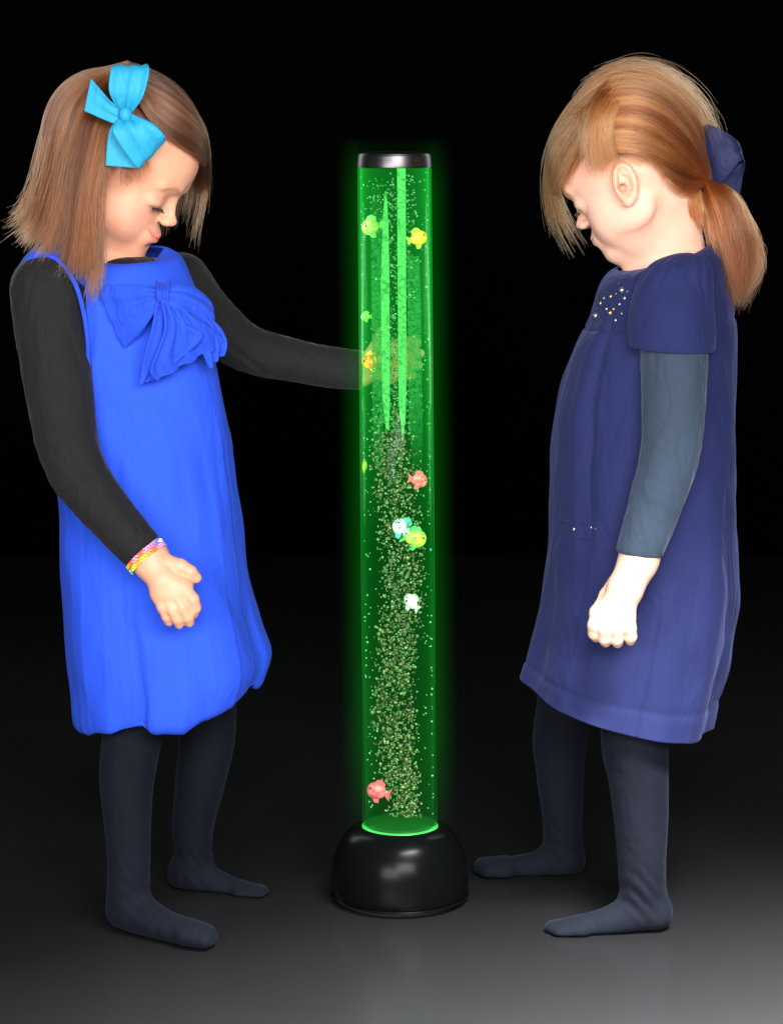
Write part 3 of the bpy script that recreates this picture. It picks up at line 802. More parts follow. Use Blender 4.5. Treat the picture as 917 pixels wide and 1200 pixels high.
legAn = [(165, 740, -.10, 45), (156, 850, -.110, 35), (149, 908, -.113, 31), (150, 960, -.115, 26.5), (151, 1010, -.116, 23.5), (150, 1040, -.114, 23)]
footAn = [(146, 1066, -.110, 21), (165, 1073, -.125, 21), (196, 1086, -.150, 17), (222, 1093, -.165, 15), (244, 1098, -.172, 11)]
legAf = [(236, 740, .01, 38), (243, 850, .030, 34), (236, 908, .035, 30), (226, 967, .040, 24.5), (227, 1000, .042, 21.5), (224, 1010, .042, 21.5)]
footAf = [(216, 1026, .045, 19.5), (235, 1030, .040, 20), (262, 1040, .030, 16), (285, 1047, .020, 13.5), (308, 1050, .014, 10.5)]
legs(bA, legAn, footAn, -.0015); legs(bA, legAf, footAf, -.0015)
fA = [[(187, 700, -.231), (191, 711, -.234), (196, 722, -.231), (198, 728, -.226)],
      [(197, 702, -.234), (202, 714, -.237), (208, 725, -.234), (210, 731, -.229)],
      [(208, 699, -.235), (214, 712, -.238), (220, 723, -.235), (222, 729, -.230)],
      [(217, 692, -.233), (226, 702, -.237), (229, 712, -.233), (227, 719, -.227)]]
tA = [(196, 660, -.222), (212, 664, -.226), (223, 670, -.226), (230, 677, -.222)]
hand(bA, (176, 655, -.214), (193, 680, -.224), [(188, 696, -.228), (197, 698, -.230), (207, 695, -.231), (215, 688, -.230)], fA, tA, rp=.018)
# the far hand lies round the back of the tube
fAf = [[(462, 405, .066), (475, 401, .064), (483, 400, .060), (488, 402, .053)],
       [(464, 417, .068), (478, 414, .066), (486, 413, .060), (492, 414, .053)],
       [(463, 429, .068), (476, 427, .066), (484, 427, .060), (490, 428, .054)],
       [(459, 440, .067), (471, 440, .065), (478, 440, .060), (483, 440, .056)]]
tAf = [(432, 420, .066), (440, 408, .060), (444, 397, .056), (447, 388, .054)]
hand(bA, (420, 434, .063), (441, 428, .068), [(460, 408, .068), (462, 418, .070), (461, 429, .070), (457, 440, .068)], fAf, tAf, rp=.015)
V, Fq = surface(lambda p: smax(bA(p), .004-p[..., 2], .004), P(0, 60, -.30)+np.array((0, 0, -.0))*0+np.array((-.03, 0, -1.06)), P(515, 60, .12)+np.array((.03, .0, .03)), VOX)
hairA_test = lambda q: np.clip(sm(q[:, 2]-(.066-.9*np.clip(.045-q[:, 0], 0, .06)), -.004, .006)*(q[:, 2] > -.06)+sm(-q[:, 0], .012, .02)*(q[:, 2] > -.045), 0, 1)
CA = face_colors(V, hdA, .0085, SKIN_A, (.16, .07, .035), (.72, .20, .17), (.84, .34, .24), (.30, .15, .08), hairA_test, (.16, .07, .04))
bodyA = mesh_np("body", V, Fq, M_skinA, gA, cols=CA)
nails(fA, M_nail, bodyA)

def lashes(head, parent, mat, side, n=36, L=.0082, seed=1):
    r = np.random.default_rng(seed); cs = []
    bpy_c = []
    V_, F_, o = [], [], 0
    for i in range(n):
        t = i/(n-1); y = side*(.018+.024*t); a = np.array((.0808-.0070*t*t-.0008, y, -.0172+.001*math.sin(math.pi*t)))
        dirv = np.array((.8, side*(.15+.5*t), -.62)); dirv /= np.linalg.norm(dirv)
        l = L*(.7+.4*r.random())
        pts = np.array([a, a+dirv*l*.5, a+dirv*l+np.array((0, 0, .0014))])
        G_, Fx = sweep(head.toW(catmull(pts, 6)), np.linspace(.00028, .00008, 6), 4)
        V_.append(G_); F_.append(Fx+o); o += len(G_)
    return mesh_np("eyelashes", np.concatenate(V_), np.concatenate(F_), mat, parent)
lashes(hdA, bodyA, M_lash, -1); lashes(hdA, bodyA, M_lash, 1)

# tights
def sleeve(name, core, off, cuts, mat, parent, lo, hi, wr=None, h=.0022):
    def f(p):
        d = core(p)-off
        if wr: d = d-wr(p)
        for c in cuts: d = smax(d, c(p), .003)
        return d
    V, Fq = surface(f, lo, hi, h)
    return mesh_np(name, V, Fq, mat, parent)
def bbox(pts, m=.06):
    A = np.array([P(*q[:3]) for q in pts]); return A.min(0)-m, A.max(0)+m
def ankle_wr(ac, amp=.0011):
    c = P(*ac)
    def f(p):
        q = p-c; d = np.sqrt((q*q).sum(-1))
        return amp*np.sin((q[..., 2]*1.0+q[..., 0]*.55+.010*np.sin(q[..., 1]*90+q[..., 0]*60))*330)*np.exp(-(d/.030)**2)*(.5+.5*np.sin(q[..., 0]*75+1))+.0003*snoise(p, 90, 4)
    return f
def tights(name, segs, foot, ank, parent):
    s = Sdf(); legs(s, segs, foot)
    # flat sole resting on the floor
    s2 = lambda p: smax(s(p), .0012-p[..., 2], .006)
    lo, hi = bbox(segs+foot); lo[2] = -.01
    return sleeve(name, s2, 0, [planecut(P(*segs[0][:3])-np.array((0, 0, .02)), (0, 0, 1))], M_tights, parent, lo, hi, ankle_wr(ank))
tights("tights_leg", legAn, footAn, (160, 1045, -.13), gA)
tights("tights_leg", legAf, footAf, (232, 1008, .02), gA)

def arm_wr(elbow, seed=2, amp=.0013):
    c = P(*elbow)
    def f(p):
        q = p-c; d = np.sqrt((q*q).sum(-1))
        return amp*np.sin((q[..., 2]*1.0+q[..., 0]*.5+.012*np.sin(q[..., 0]*70+q[..., 2]*50))*230)*np.exp(-(d/.035)**2)*(.4+.6*np.sin(q[..., 0]*60+seed))+.0008*snoise(p*np.array((1, 1, .6)), 60, seed)+.0003*snoise(p, 140, seed+5)
    return f
s = Sdf(); s.add(limb([P(*q) for q in [(57, 340, -.128)]+armN[1:5]+[(166, 644, -.212)]], [.0435, .0385, .0330, .0285, .0240, .0225]))
lo, hi = bbox(armN)
sleeve("sleeve", s, 0, [planecut(P(170, 645, -.212), P(176, 655, -.214)-P(150, 627, -.21))], M_black, gA, lo, hi, arm_wr((82, 535, -.18)))
s = Sdf(); s.add(limb([P(*q) for q in armF[:5]+[(430, 434, .063)]], [.040, .0330, .0290, .0260, .0240, .0235]))
lo, hi = bbox(armF)
sleeve("sleeve", s, 0, [planecut(P(425, 433, .063), (1, 0, 0))], M_black, gA, lo, hi, arm_wr((290, 415, .04), 8))
# undershirt neckline
s = Sdf(); s.add(ell(P(144, 314, -.055), (.047, .045, .016)))
V, Fq = surface(s, P(80, 340, -.14), P(220, 280, .03), .0022); mesh_np("undershirt", V, Fq, M_black, gA)

def foldA(t, th, G):
    z = G[..., 2]
    hemw = sm(t, .40, .95)
    f = hemw*(.0040*np.sin(5*th+1.0+.8*np.sin(z*9))+.0022*np.sin(9*th+.4+z*8)+.0010*np.sin(17*th+2*np.sin(z*14)))
    f = f+.0020*snoise(G*np.array((1, 1, .45)), 46, 11)+.0009*snoise(G*np.array((1, 1, .6)), 120, 12)
    f = f+hemw*.0018*(1-np.abs(np.sin(5.5*th+.7+.5*np.sin(z*7))))**3+sm(t, .3, .5)*.0007*(1-np.abs(np.sin(12*th+.9*np.sin(z*11))))**4
    # the front panel laps over the back one
    f = f-hemw*.0045
    f = f+sm(t, .50, .85)*.0085*(1/(1+np.exp(-(th-4.60)*70)))*np.exp(-np.clip(th-4.60, 0, 9)**2*2)
    # gathers under the high seam
    f = f+.0008*np.sin(31*th+2*np.sin(3*th))*np.exp(-((t-.48)/.05)**2)-.0009*np.exp(-((t-.452)/.006)**2)
    f = f+.0020*np.exp(-((t-.89)/.04)**2)*(1+.4*np.sin(7*th+2))
    return f
ringsA = [(92, 290, 192, 293, -.050, .045, -.030), (80, 290, 200, 294, -.050, .054, -.024), (58, 295, 212, 301, -.050, .071, -.010), (40, 314, 222, 322, -.050, .084, 0), (34, 360, 236, 362, -.050, .088, 0),
          (40, 420, 250, 420, -.050, .092, 0), (50, 480, 264, 485, -.050, .096, 0), (62, 540, 274, 545, -.052, .100, 0), (72, 600, 283, 610, -.055, .108, 0),
          (76, 680, 291, 680, -.058, .116, 0), (80, 750, 304, 730, -.060, .124, 0), (86, 806, 315, 764, -.060, .130, -.002), (90, 834, 309, 788, -.060, .128, -.005), (96, 841, 304, 794, -.060, .122, -.006), (104, 838, 298, 792, -.060, .113, -.003), (114, 818, 288, 776, -.06, .100, 0)]
drA, GA, NA = dress("dress", ringsA, M_blue, gA, foldA)
# armhole piping and shoulder edge
tube("armhole_piping", [P(*q) for q in [(17, 345, -.11), (19, 325, -.125), (32, 306, -.140), (52, 299, -.150), (72, 308, -.160), (88, 332, -.165), (98, 365, -.165), (103, 400, -.160), (104, 430, -.150)]], .0026, M_bluebow, drA)
s = Sdf(); s.add(limb([P(*q) for q in [(30, 318, -.10), (45, 306, -.115), (66, 303, -.125), (88, 318, -.130)]], [.010, .014, .018, .022]))
V, Fq = surface(s, P(0, 360, -.2), P(130, 270, -.03), .0022); mesh_np("shoulder_strap", V, Fq, M_blue, drA)
tube("neckline_piping", [P(*q) for q in [(100, 304, -.085), (118, 316, -.098), (135, 321, -.100), (152, 322, -.098), (170, 317, -.090), (184, 306, -.072), (192, 295, -.05)]], .0022, M_bluebow, drA)

# big soft bow on the chest
cr1 = lambda u, v: np.sin(v*9+u*2)*np.sin(math.pi*np.clip(u, 0, 1))*.8+.6*np.sin(v*19+u*5)
Zb = -.150
bows = [
 ribbon([((186, 340, Zb-.014), (192, 352, Zb-.014)), ((160, 335, Zb-.014), (180, 368, Zb-.016)), ((135, 334, Zb-.008), (165, 390, Zb-.010)), ((115, 336, Zb+.004), (146, 408, Zb+.002))], crease=cr1, amp=.0016, bulge=.002),
 ribbon([((190, 338, Zb-.016), (188, 352, Zb-.018)), ((212, 332, Zb-.010), (205, 362, Zb-.022)), ((234, 340, Zb+.004), (225, 378, Zb-.012)), ((249, 358, Zb+.018), (240, 392, Zb+.000)), ((246, 378, Zb+.028), (232, 400, Zb+.012))], crease=cr1, amp=.0020, bulge=-.003),
 ribbon([((184, 346, Zb-.016), (194, 350, Zb-.016)), ((178, 385, Zb-.022), (212, 378, Zb-.022)), ((168, 420, Zb-.022), (238, 396, Zb-.014)), ((163, 452, Zb-.016), (182, 444, Zb-.016))], crease=cr1, amp=.0028, bulge=-.004),
 ribbon([((188, 348, Zb-.018), (198, 346, Zb-.018)), ((192, 385, Zb-.030), (228, 372, Zb-.020)), ((176, 432, Zb-.030), (250, 386, Zb-.004)), ((184, 446, Zb-.024), (265, 402, Zb+.014))], crease=lambda u, v: np.sin(v*22+u*3), amp=.0032, bulge=-.002),
 ribbon([((196, 350, Zb-.010), (204, 344, Zb-.008)), ((225, 385, Zb-.010), (250, 375, Zb+.004)), ((238, 412, Zb+.000), (264, 398, Zb+.014)), ((246, 432, Zb+.008), (262, 415, Zb+.016))], crease=lambda u, v: np.sin(v*16+u*6), amp=.003, bulge=-.002),
]
bw = ribbon_mesh("dress_bow", bows, M_bluebow, drA, .0022)
ribbon_mesh("bow_knot", [ribbon([((182, 330, Zb-.008), (200, 328, Zb-.006)), ((184, 340, Zb-.024), (198, 340, Zb-.024)), ((184, 350, Zb-.024), (198, 352, Zb-.024)), ((182, 362, Zb-.010), (202, 362, Zb-.010))], crease=cr1, amp=.001, bulge=-.004)], M_bluebow, drA, .003)

# turquoise hair bow
tq = -.165
ga = lambda k: (lambda u, v: np.sin(v*k+1)*(1-u))
bowH = [
 ribbon([((143, 127, tq-.010), (150, 140, tq-.010)), ((130, 118, tq-.014), (138, 146, tq-.012)), ((107, 92, tq-.004), (99, 130, tq-.006))], crease=ga(14), amp=.0014),
 ribbon([((140, 132, tq-.012), (154, 132, tq-.012)), ((128, 108, tq-.026), (168, 112, tq-.026)), ((130, 82, tq-.022), (175, 84, tq-.022)), ((133, 76, tq-.008), (172, 76, tq-.008)), ((136, 84, tq+.004), (170, 86, tq+.004)), ((144, 130, tq+.000), (152, 130, tq+.000))], crease=ga(16), amp=.0016, bulge=.001),
 ribbon([((142, 138, tq-.012), (154, 134, tq-.012)), ((132, 152, tq-.026), (178, 144, tq-.026)), ((142, 172, tq-.024), (192, 158, tq-.022)), ((160, 196, tq-.012), (194, 164, tq-.008)), ((160, 190, tq+.000), (188, 160, tq+.004)), ((146, 140, tq+.002), (152, 138, tq+.002))], crease=ga(15), amp=.0016, bulge=.001),
 ribbon([((140, 138, tq-.004), (150, 140, tq-.004)), ((128, 155, tq-.006), (150, 168, tq-.006)), ((124, 194, tq-.004), (162, 197, tq-.004))], crease=ga(12), amp=.0012),
]
ribbon_mesh("hair_bow", bowH, M_turq, gA, .0014)
s = Sdf(); s.add(ell(P(147, 134, tq-.016), (.0075, .0085, .0090))); V, Fq = surface(s, P(130, 150, tq-.04), P(165, 118, tq+.01), .0012)
mesh_np("bow_knot", V, Fq, M_turq, bpy.data.objects["hair_bow"])

# rubber-band bracelet
bc = P(172, 652, -.214); ax = PV(np.array((193, 680, -.224), float))-PV(np.array((150, 627, -.21), float)); ax /= np.linalg.norm(ax)
e1 = np.cross(ax, (0, 0, 1)); e1 /= np.linalg.norm(e1); e2 = np.cross(ax, e1)
br = tag(empty("bracelet", bc), None); br.parent = gA; br.matrix_parent_inverse = parent_world(gA).inverted()
bcols = [(.85, .12, .05), (.9, .35, .03), (.9, .75, .05), (.10, .5, .10), (.8, .85, .8), (.12, .2, .7), (.55, .2, .6), (.85, .3, .5)]
bmats = [plain("loom_band", c, .35) for c in bcols]
for k in range(36):
    a = k/36*2*math.pi
    for lane in (-1, 1):
        c = bc+e1*math.cos(a)*.0232+e2*math.sin(a)*.0232+ax*lane*.0026
        tn = -e1*math.sin(a)+e2*math.cos(a)
        loop = [c+tn*.0027*math.cos(b)+ax*.0017*math.sin(b)+(c-bc)*.03*math.sin(b*2) for b in np.linspace(0, 2*math.pi, 8, endpoint=False)]
        tube("bead", loop, .0010, bmats[(k//2+lane) % 8], br, 6, True, 2)

# hair
sheetsA = [
 dict(guides=[[(150, 74, -.05), (100, 88, -.02), (66, 140, -.0), (53, 200, .0), (50, 245, -.01), (34, 272, -.02)],
              [(148, 74, -.07), (98, 92, -.07), (64, 148, -.06), (52, 208, -.06), (48, 250, -.08), (24, 278, -.09)],
              [(149, 76, -.09), (104, 104, -.11), (76, 160, -.12), (65, 222, -.13), (60, 266, -.14), (44, 292, -.15)],
              [(150, 80, -.10), (112, 118, -.13), (92, 175, -.145), (84, 235, -.155), (78, 288, -.165), (66, 306, -.17)],
              [(152, 85, -.11), (124, 125, -.14), (108, 180, -.155), (101, 240, -.165), (98, 290, -.175), (94, 324, -.18)],
              [(155, 90, -.115), (134, 128, -.142), (122, 180, -.158), (106, 232, -.165), (102, 280, -.175), (98, 320, -.185)],
              [(157, 94, -.118), (140, 130, -.145), (129, 180, -.158), (113, 228, -.163), (110, 275, -.172), (115, 310, -.18), (106, 346, -.188)]],
      n=11000, thick=.022, clump=.9, nclump=60, cnoise=.0075, spread=.0024, ljit=.38, wave=.006, shade=-.06),
 dict(guides=[[(150, 73, -.04), (192, 88, -.02), (224, 120, -.01), (239, 160, .0), (242, 190, .005), (240, 212, .01), (236, 232, .012)],
              [(152, 76, -.07), (190, 94, -.06), (222, 130, -.045), (237, 168, -.025), (240, 192, -.005), (238, 212, .005), (233, 230, .01)],
              [(155, 85, -.10), (186, 105, -.095), (214, 142, -.075), (236, 176, -.045), (239, 200, -.015), (235, 222, .0)],
              [(157, 98, -.12), (178, 122, -.12), (203, 156, -.105), (228, 180, -.065), (238, 196, -.025), (234, 222, .0)],
              [(158, 110, -.13), (172, 135, -.135), (195, 168, -.12), (220, 185, -.08), (236, 190, -.035), (236, 205, -.01)]],
      n=4600, thick=.008, clump=.7, nclump=60, cnoise=.004, spread=.0018, ljit=.45, bias=.85, shade=-.15),
 dict(guides=[[(150, 140, -.14), (146, 175, -.15), (142, 200, -.155), (138, 214, -.155)],
              [(158, 140, -.14), (156, 175, -.148), (156, 200, -.148), (158, 222, -.146)],
              [(166, 145, -.14), (168, 170, -.142), (170, 190, -.140), (176, 208, -.138)]],
      n=420, thick=.004, clump=.5, nclump=14, spread=.0025, ljit=.6, r=.00018, push=False),
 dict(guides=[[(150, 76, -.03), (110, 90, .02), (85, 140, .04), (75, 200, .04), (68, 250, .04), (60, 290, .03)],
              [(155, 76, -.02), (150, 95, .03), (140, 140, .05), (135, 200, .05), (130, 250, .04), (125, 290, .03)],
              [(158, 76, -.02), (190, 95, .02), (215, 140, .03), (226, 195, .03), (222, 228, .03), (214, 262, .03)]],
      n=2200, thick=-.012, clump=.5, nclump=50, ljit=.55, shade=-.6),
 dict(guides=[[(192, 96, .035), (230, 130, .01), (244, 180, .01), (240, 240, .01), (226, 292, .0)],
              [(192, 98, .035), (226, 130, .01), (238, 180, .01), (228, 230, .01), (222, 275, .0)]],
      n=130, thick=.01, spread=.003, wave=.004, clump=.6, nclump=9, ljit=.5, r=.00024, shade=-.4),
 dict(guides=[[(150, 74, -.06), (90, 95, -.06), (58, 150, -.06), (44, 215, -.06), (30, 245, -.09), (18, 255, -.1)],
              [(150, 74, -.07), (98, 98, -.09), (62, 160, -.1), (50, 220, -.12), (34, 262, -.14), (8, 268, -.15)],
              [(150, 76, -.09), (110, 110, -.13), (88, 175, -.15), (76, 240, -.16), (66, 290, -.17), (58, 300, -.17)]],
      n=240, thick=.01, spread=.005, wave=.004, clump=.2, ljit=.3, r=.00024),
]
strands("hair", sheetsA, M_hairA, gA, hdA, margin=.0035, seed=5)

# ================================================================== RIGHT GIRL
gB = tag(empty("person", P(715, 1085, -.01)*np.array((1, 1, 0))), "girl in navy short sleeved dress with ponytail standing with her head bowed", "girl")
hdB = Head(738, 201, -.02, -1, 29, -25, roll=0, scale=.90, ear_x=-.010, ear_z=-.022)
bB = Sdf()
bB.add(cone(P(770, 225, -.015), P(785, 310, -.01), .040, .044), .01)
bB.ops[0] = (bB.ops[0][0], 0, 1)
bB.add(hdB, .028)
bB.add(cone(P(782, 352, -.06), P(782, 352, .05), .036, .036), .02)
bB.add(ell(P(765, 420, -.01), (.078, .075, .10)), .03)
bB.add(ell(P(750, 540, -.01), (.082, .080, .10)), .03)
bB.add(ell(P(748, 650, -.01), (.080, .080, .08)), .03)
armB = [(792, 345, -.105), (789, 430, -.125), (786, 520, -.140), (772, 575, -.155), (756, 625, -.165), (748, 656, -.168)]
armBr = [.036, .0335, .029, .0265, .023, .0205]
bB.add(limb([P(*q) for q in armB], armBr), .012)
armB2 = [(770, 350, .085), (755, 430, .10), (720, 500, .10), (680, 560, .06), (665, 600, .05)]
bB.add(chain([P(*q) for q in [(785, 345, .085), (783, 430, .10), (780, 520, .11), (765, 590, .11), (752, 640, .11), (745, 665, .11)]], [.034, .031, .027, .024, .021, .018], .01), .012)
legBn = [(748, 740, -.07, 38), (743, 860, -.092, 38), (747, 905, -.098, 34.5), (750, 950, -.104, 31), (751, 1000, -.110, 27.5), (752, 1035, -.110, 26)]
footBn = [(764, 1068, -.110, 23), (745, 1070, -.112, 22), (712, 1082, -.118, 17.5), (680, 1088, -.122, 14.5), (648, 1092, -.122, 11)]
legBf = [(676, 740, .05, 33), (657, 850, .088, 33), (656, 900, .095, 29.5), (658, 950, .100, 25), (659, 985, .102, 23), (660, 1000, .103, 23)]
footBf = [(663, 1013, .103, 21), (645, 1013, .100, 19.5), (616, 1017, .095, 15.5), (590, 1018, .092, 13.5), (566, 1018, .092, 12)]
legs(bB, legBn, footBn, -.0015); legs(bB, legBf, footBf, -.0015)
fB = [[(699, 722, -.189), (696, 733, -.193), (696, 742, -.190), (698, 746, -.183)],
      [(710, 726, -.194), (708, 738, -.198), (708, 748, -.195), (709, 752, -.188)],
      [(723, 727, -.195), (722, 739, -.199), (722, 749, -.196), (723, 753, -.189)],
      [(736, 725, -.191), (737, 736, -.194), (738, 746, -.191), (738, 750, -.184)]]
tB = [(722, 682, -.160), (710, 698, -.158), (702, 712, -.162), (702, 724, -.168)]
hand(bB, (748, 656, -.168), (732, 690, -.180), [(701, 719, -.185), (712, 723, -.190), (723, 724, -.191), (733, 721, -.188)], fB, tB, rp=.0205, rf=(.0078, .0076, .0071, .0062))
V, Fq = surface(lambda p: smax(bB(p), .004-p[..., 2], .004), P(530, 60, -.24)+np.array((-.03, 0, -1.06)), P(870, 60, .16)+np.array((.02, 0, .03)), VOX)
hairB_test = lambda q: np.clip(sm(q[:, 2]-(.060-.85*np.clip(.050-q[:, 0], 0, .085)), -.004, .006), 0, 1)*(q[:, 2] > -.03)
CB = face_colors(V, hdB, 0.0, SKIN_B, (.45, .24, .12), (.80, .36, .32), (.86, .38, .32), (.55, .35, .22), hairB_test, (.30, .16, .10))
bodyB = mesh_np("body", V, Fq, M_skinB, gB, cols=CB)
nails(fB, M_nail, bodyB)
lashes(hdB, bodyB, M_lashR, 1); lashes(hdB, bodyB, M_lashR, -1)
tights("tights_leg", legBn, footBn, (745, 1045, -.13), gB)
tights("tights_leg", legBf, footBf, (655, 990, .08), gB)
s = Sdf(); s.add(limb([P(*q) for q in [(789, 370, -.108)]+armB[1:5]+[(748, 648, -.168)]], [.035, .0372, .0335, .0300, .0265, .0248]))
lo, hi = bbox(armB)
sleeve("sleeve", s, 0, [planecut(P(748, 650, -.168), (-.12, 0, -1))], M_slate, gB, lo, hi, arm_wr((790, 540, -.14), 3))
s = Sdf(); s.add(limb([P(*q) for q in [(785, 370, .095), (783, 430, .10), (780, 520, .11), (765, 590, .11), (752, 640, .11)]], [.038, .036, .032, .028, .024]))
lo, hi = bbox([(785, 345, .085), (745, 665, .11)])
sleeve("sleeve", s, 0, [planecut(P(752, 640, .11), (-.12, 0, -1))], M_slate, gB, lo, hi, arm_wr((790, 540, .11), 4))

def foldB(t, th, G):
    z = G[..., 2]; x = G[..., 0]; t = t*10/13.
    hemw = sm(t, .27, .75)
    f = hemw*(.0035*np.sin(6*th+.5+1.3*np.sin(z*7))+.0022*np.sin(11*th+1.4+z*9))
    f = f+.0016*snoise(G*np.array((1, 1, .6)), 38, 21)+.0008*snoise(G, 100, 22)+hemw*.0022*(1-np.abs(np.sin(4.5*th+.3+.6*np.sin(z*7))))**3
    f = f-sm(t, .2, .6)*.0045
    # pleat from the yoke, towards the front
    w = np.exp(-((th-3.95-(t-.30)*.5)/.055)**2)*np.exp(-((t-.36)/.13)**2)
    f = f-.008*w+.004*np.exp(-((th-3.78-(t-.30)*.3)/.09)**2)*np.exp(-((t-.42)/.18)**2)
    f = f-.0018*np.exp(-((t-.255)/.005)**2)                       # yoke seam
    f = f-.0012*np.exp(-((t-.735)/.004)**2)+.0008*sm(t, .735, .745)  # hem stitch
    f = f-.0016*np.exp(-((th-4.80)/.012)**2)*(t > .6)              # side seam
    return f
ringsB = [(724, 317, 832, 285, -.010, .050, -.006), (712, 326, 838, 290, -.010, .068, -.002), (702, 342, 846, 306, -.010, .084, 0), (692, 376, 855, 354, -.010, .094, 0), (671, 412, 860, 410, -.010, .098, 0),
          (652, 470, 861, 470, -.010, .104, 0), (644, 540, 861, 545, -.010, .110, 0), (643, 605, 861, 620, -.010, .115, 0), (638, 680, 862, 695, -.010, .120, 0),
          (627, 742, 850, 762, -.012, .130, -.004), (615, 793, 830, 845, -.014, .138, -.010)]
drB, GB, NB = dress("dress", ringsB, M_navy, gB, foldB)
# puffed cap sleeves
def capsleeve(side):
    n, mth = 60, 150
    rows = [((806, 298), .001, 1), ((804, 301), .012, 16), ((797, 312), .026, 32), ((790, 334), .034, 41), ((786, 360), .042, 45.5), ((785, 388), .044, 47.5), ((785, 402), .0435, 46.5), ((785, 406), .043, 46)]
    A = np.array([(r[0][0], r[0][1], r[1]*1000, r[2]) for r in rows], float); A = catmull(A, n)
    th = np.linspace(0, 2*math.pi, mth, endpoint=False)
    Ys = -.098-.02*np.linspace(0, 1, n) if side < 0 else .082+.015*np.linspace(0, 1, n)
    G = np.zeros((n, mth, 3))
    for i in range(n):
        c = P(A[i, 0], A[i, 1], Ys[i]); t = i/(n-1)
        f = 1+.045*np.sin(16*th+1+np.sin(3*th))*np.exp(-((t-.22)/.16)**2)+.015*np.sin(5*th+3*t)
        G[i, :, 0] = c[0]+np.cos(th)*A[i, 3]*.001*f; G[i, :, 1] = c[1]+np.sin(th)*A[i, 2]*.001*f*1.0
        G[i, :, 2] = c[2]+.0035*np.sin(th*1+.3)*t-np.cos(th)*.004*t
    G += .0012*snoise(G, 60, 31)[..., None]*np.array((1, 1, 0))
    o = mesh_np("cap_sleeve", G.reshape(-1, 3), grid_faces(n, mth, True), M_navy, drB)
    md = o.modifiers.new('thickness', 'SOLIDIFY'); md.thickness = .002; md.offset = -1
    tube('sleeve_hem', list(G[-4, ::10]), .0022, M_navy, o, closed=True, sub=5)
capsleeve(-1); capsleeve(1)
# rhinestones on the yoke and the pocket edge
M_gem = plain("rhinestone", (.22, .23, .25), .30, metal=.85)
M_gold = plain("gold_stud", (.30, .20, .09), .30, metal=.9)
def gem(px, py, r, parent):
    # find the dress surface in front at that pixel
    Q = GB.reshape(-1, 3); s_ = F_PX/(D+Q[:, 1]); ux = CX+Q[:, 0]*s_; uy = HOR+(H-Q[:, 2])*s_
    d = (ux-px)**2+(uy-py)**2+np.where(Q[:, 1] > -.01, 1e6, 0); i = d.argmin()
    n_ = NB.reshape(-1, 3)[i]; n_ = -n_ if n_[1] > 0 else n_
    c = Q[i]+n_*r*.55
    bm = bmesh.new(); bmesh.ops.create_icosphere(bm, subdivisions=2, radius=r*.85, matrix=Matrix.Translation(Vector(c)) @ Matrix.Diagonal((1, .7, 1, 1)))
    mesh_bm("rhinestone", bm, M_gold if int(px) % 3 == 0 else M_gem, parent, True)
for (x, y, r) in [(700, 371, 5), (717, 368, 4), (722, 376, 3.2), (705, 356, 3.6), (709, 350, 3), (717, 348, 3.4), (730, 341, 4.6), (733, 350, 3.2), (720, 362, 2.8), (701, 362, 2.6), (726, 334, 2.4), (742, 326, 2.2), (712, 362, 3), (695, 377, 2.4), (707, 377, 2.2), (727, 357, 2.8), (736, 342, 2.4), (723, 345, 2.6), (713, 343, 2.2), (729, 368, 2.4)]:
    gem(x, y, r*.001, drB)
pk = [(652, 612), (664, 617), (680, 620), (695, 620), (706, 618)]
def onB(px, py, off=.0018):
    Q = GB.reshape(-1, 3); s_ = F_PX/(D+Q[:, 1]); ux = CX+Q[:, 0]*s_; uy = HOR+(H-Q[:, 2])*s_
    d = (ux-px)**2+(uy-py)**2+np.where(Q[:, 1] > -.01, 1e6, 0); i = d.argmin(); n_ = NB.reshape(-1, 3)[i]
    if n_[1] > 0: n_ = -n_
    return Q[i]+n_*off
tube("pocket_edge", [onB(650, 606), onB(664, 610), onB(680, 613), onB(694, 613), onB(707, 611)], .0018, M_navy, drB)
tube("pocket_edge", [onB(650, 622), onB(664, 626), onB(680, 629), onB(694, 629), onB(707, 627)], .0014, M_navy, drB)
for (x, y, r) in [(654, 613, 2), (660, 616, 2), (666, 618, 1.9), (674, 620, 3.2), (682, 620, 2), (688, 620, 2), (693, 618, 2.8), (699, 620, 2.4), (704, 619, 2.1)]:
    gem(x, y, r*.001, drB)

# navy bow behind the head
nb = -.02
bowN = [
 ribbon([((826, 200, nb), (828, 214, nb)), ((822, 150, nb-.022), (846, 214, nb-.022)), ((840, 150, nb-.028), (866, 190, nb-.028)), ((863, 165, nb-.022), (871, 190, nb-.020)), ((862, 180, nb+.006), (868, 205, nb+.006)), ((832, 200, nb+.010), (834, 214, nb+.010))], crease=ga(12), amp=.001),
 ribbon([((828, 205, nb-.004), (838, 200, nb-.004)), ((838, 212, nb-.012), (858, 198, nb-.012)), ((850, 224, nb-.010), (870, 190, nb-.012)), ((866, 230, nb-.006), (871, 196, nb-.006))], crease=ga(10), amp=.001),
 ribbon([((826, 200, nb+.012), (830, 214, nb+.012)), ((830, 165, nb+.04), (846, 205, nb+.04)), ((850, 175, nb+.055), (862, 205, nb+.055))], crease=ga(12), amp=.001)]
ribbon_mesh("hair_bow", bowN, M_navyrib, gB, .0016)

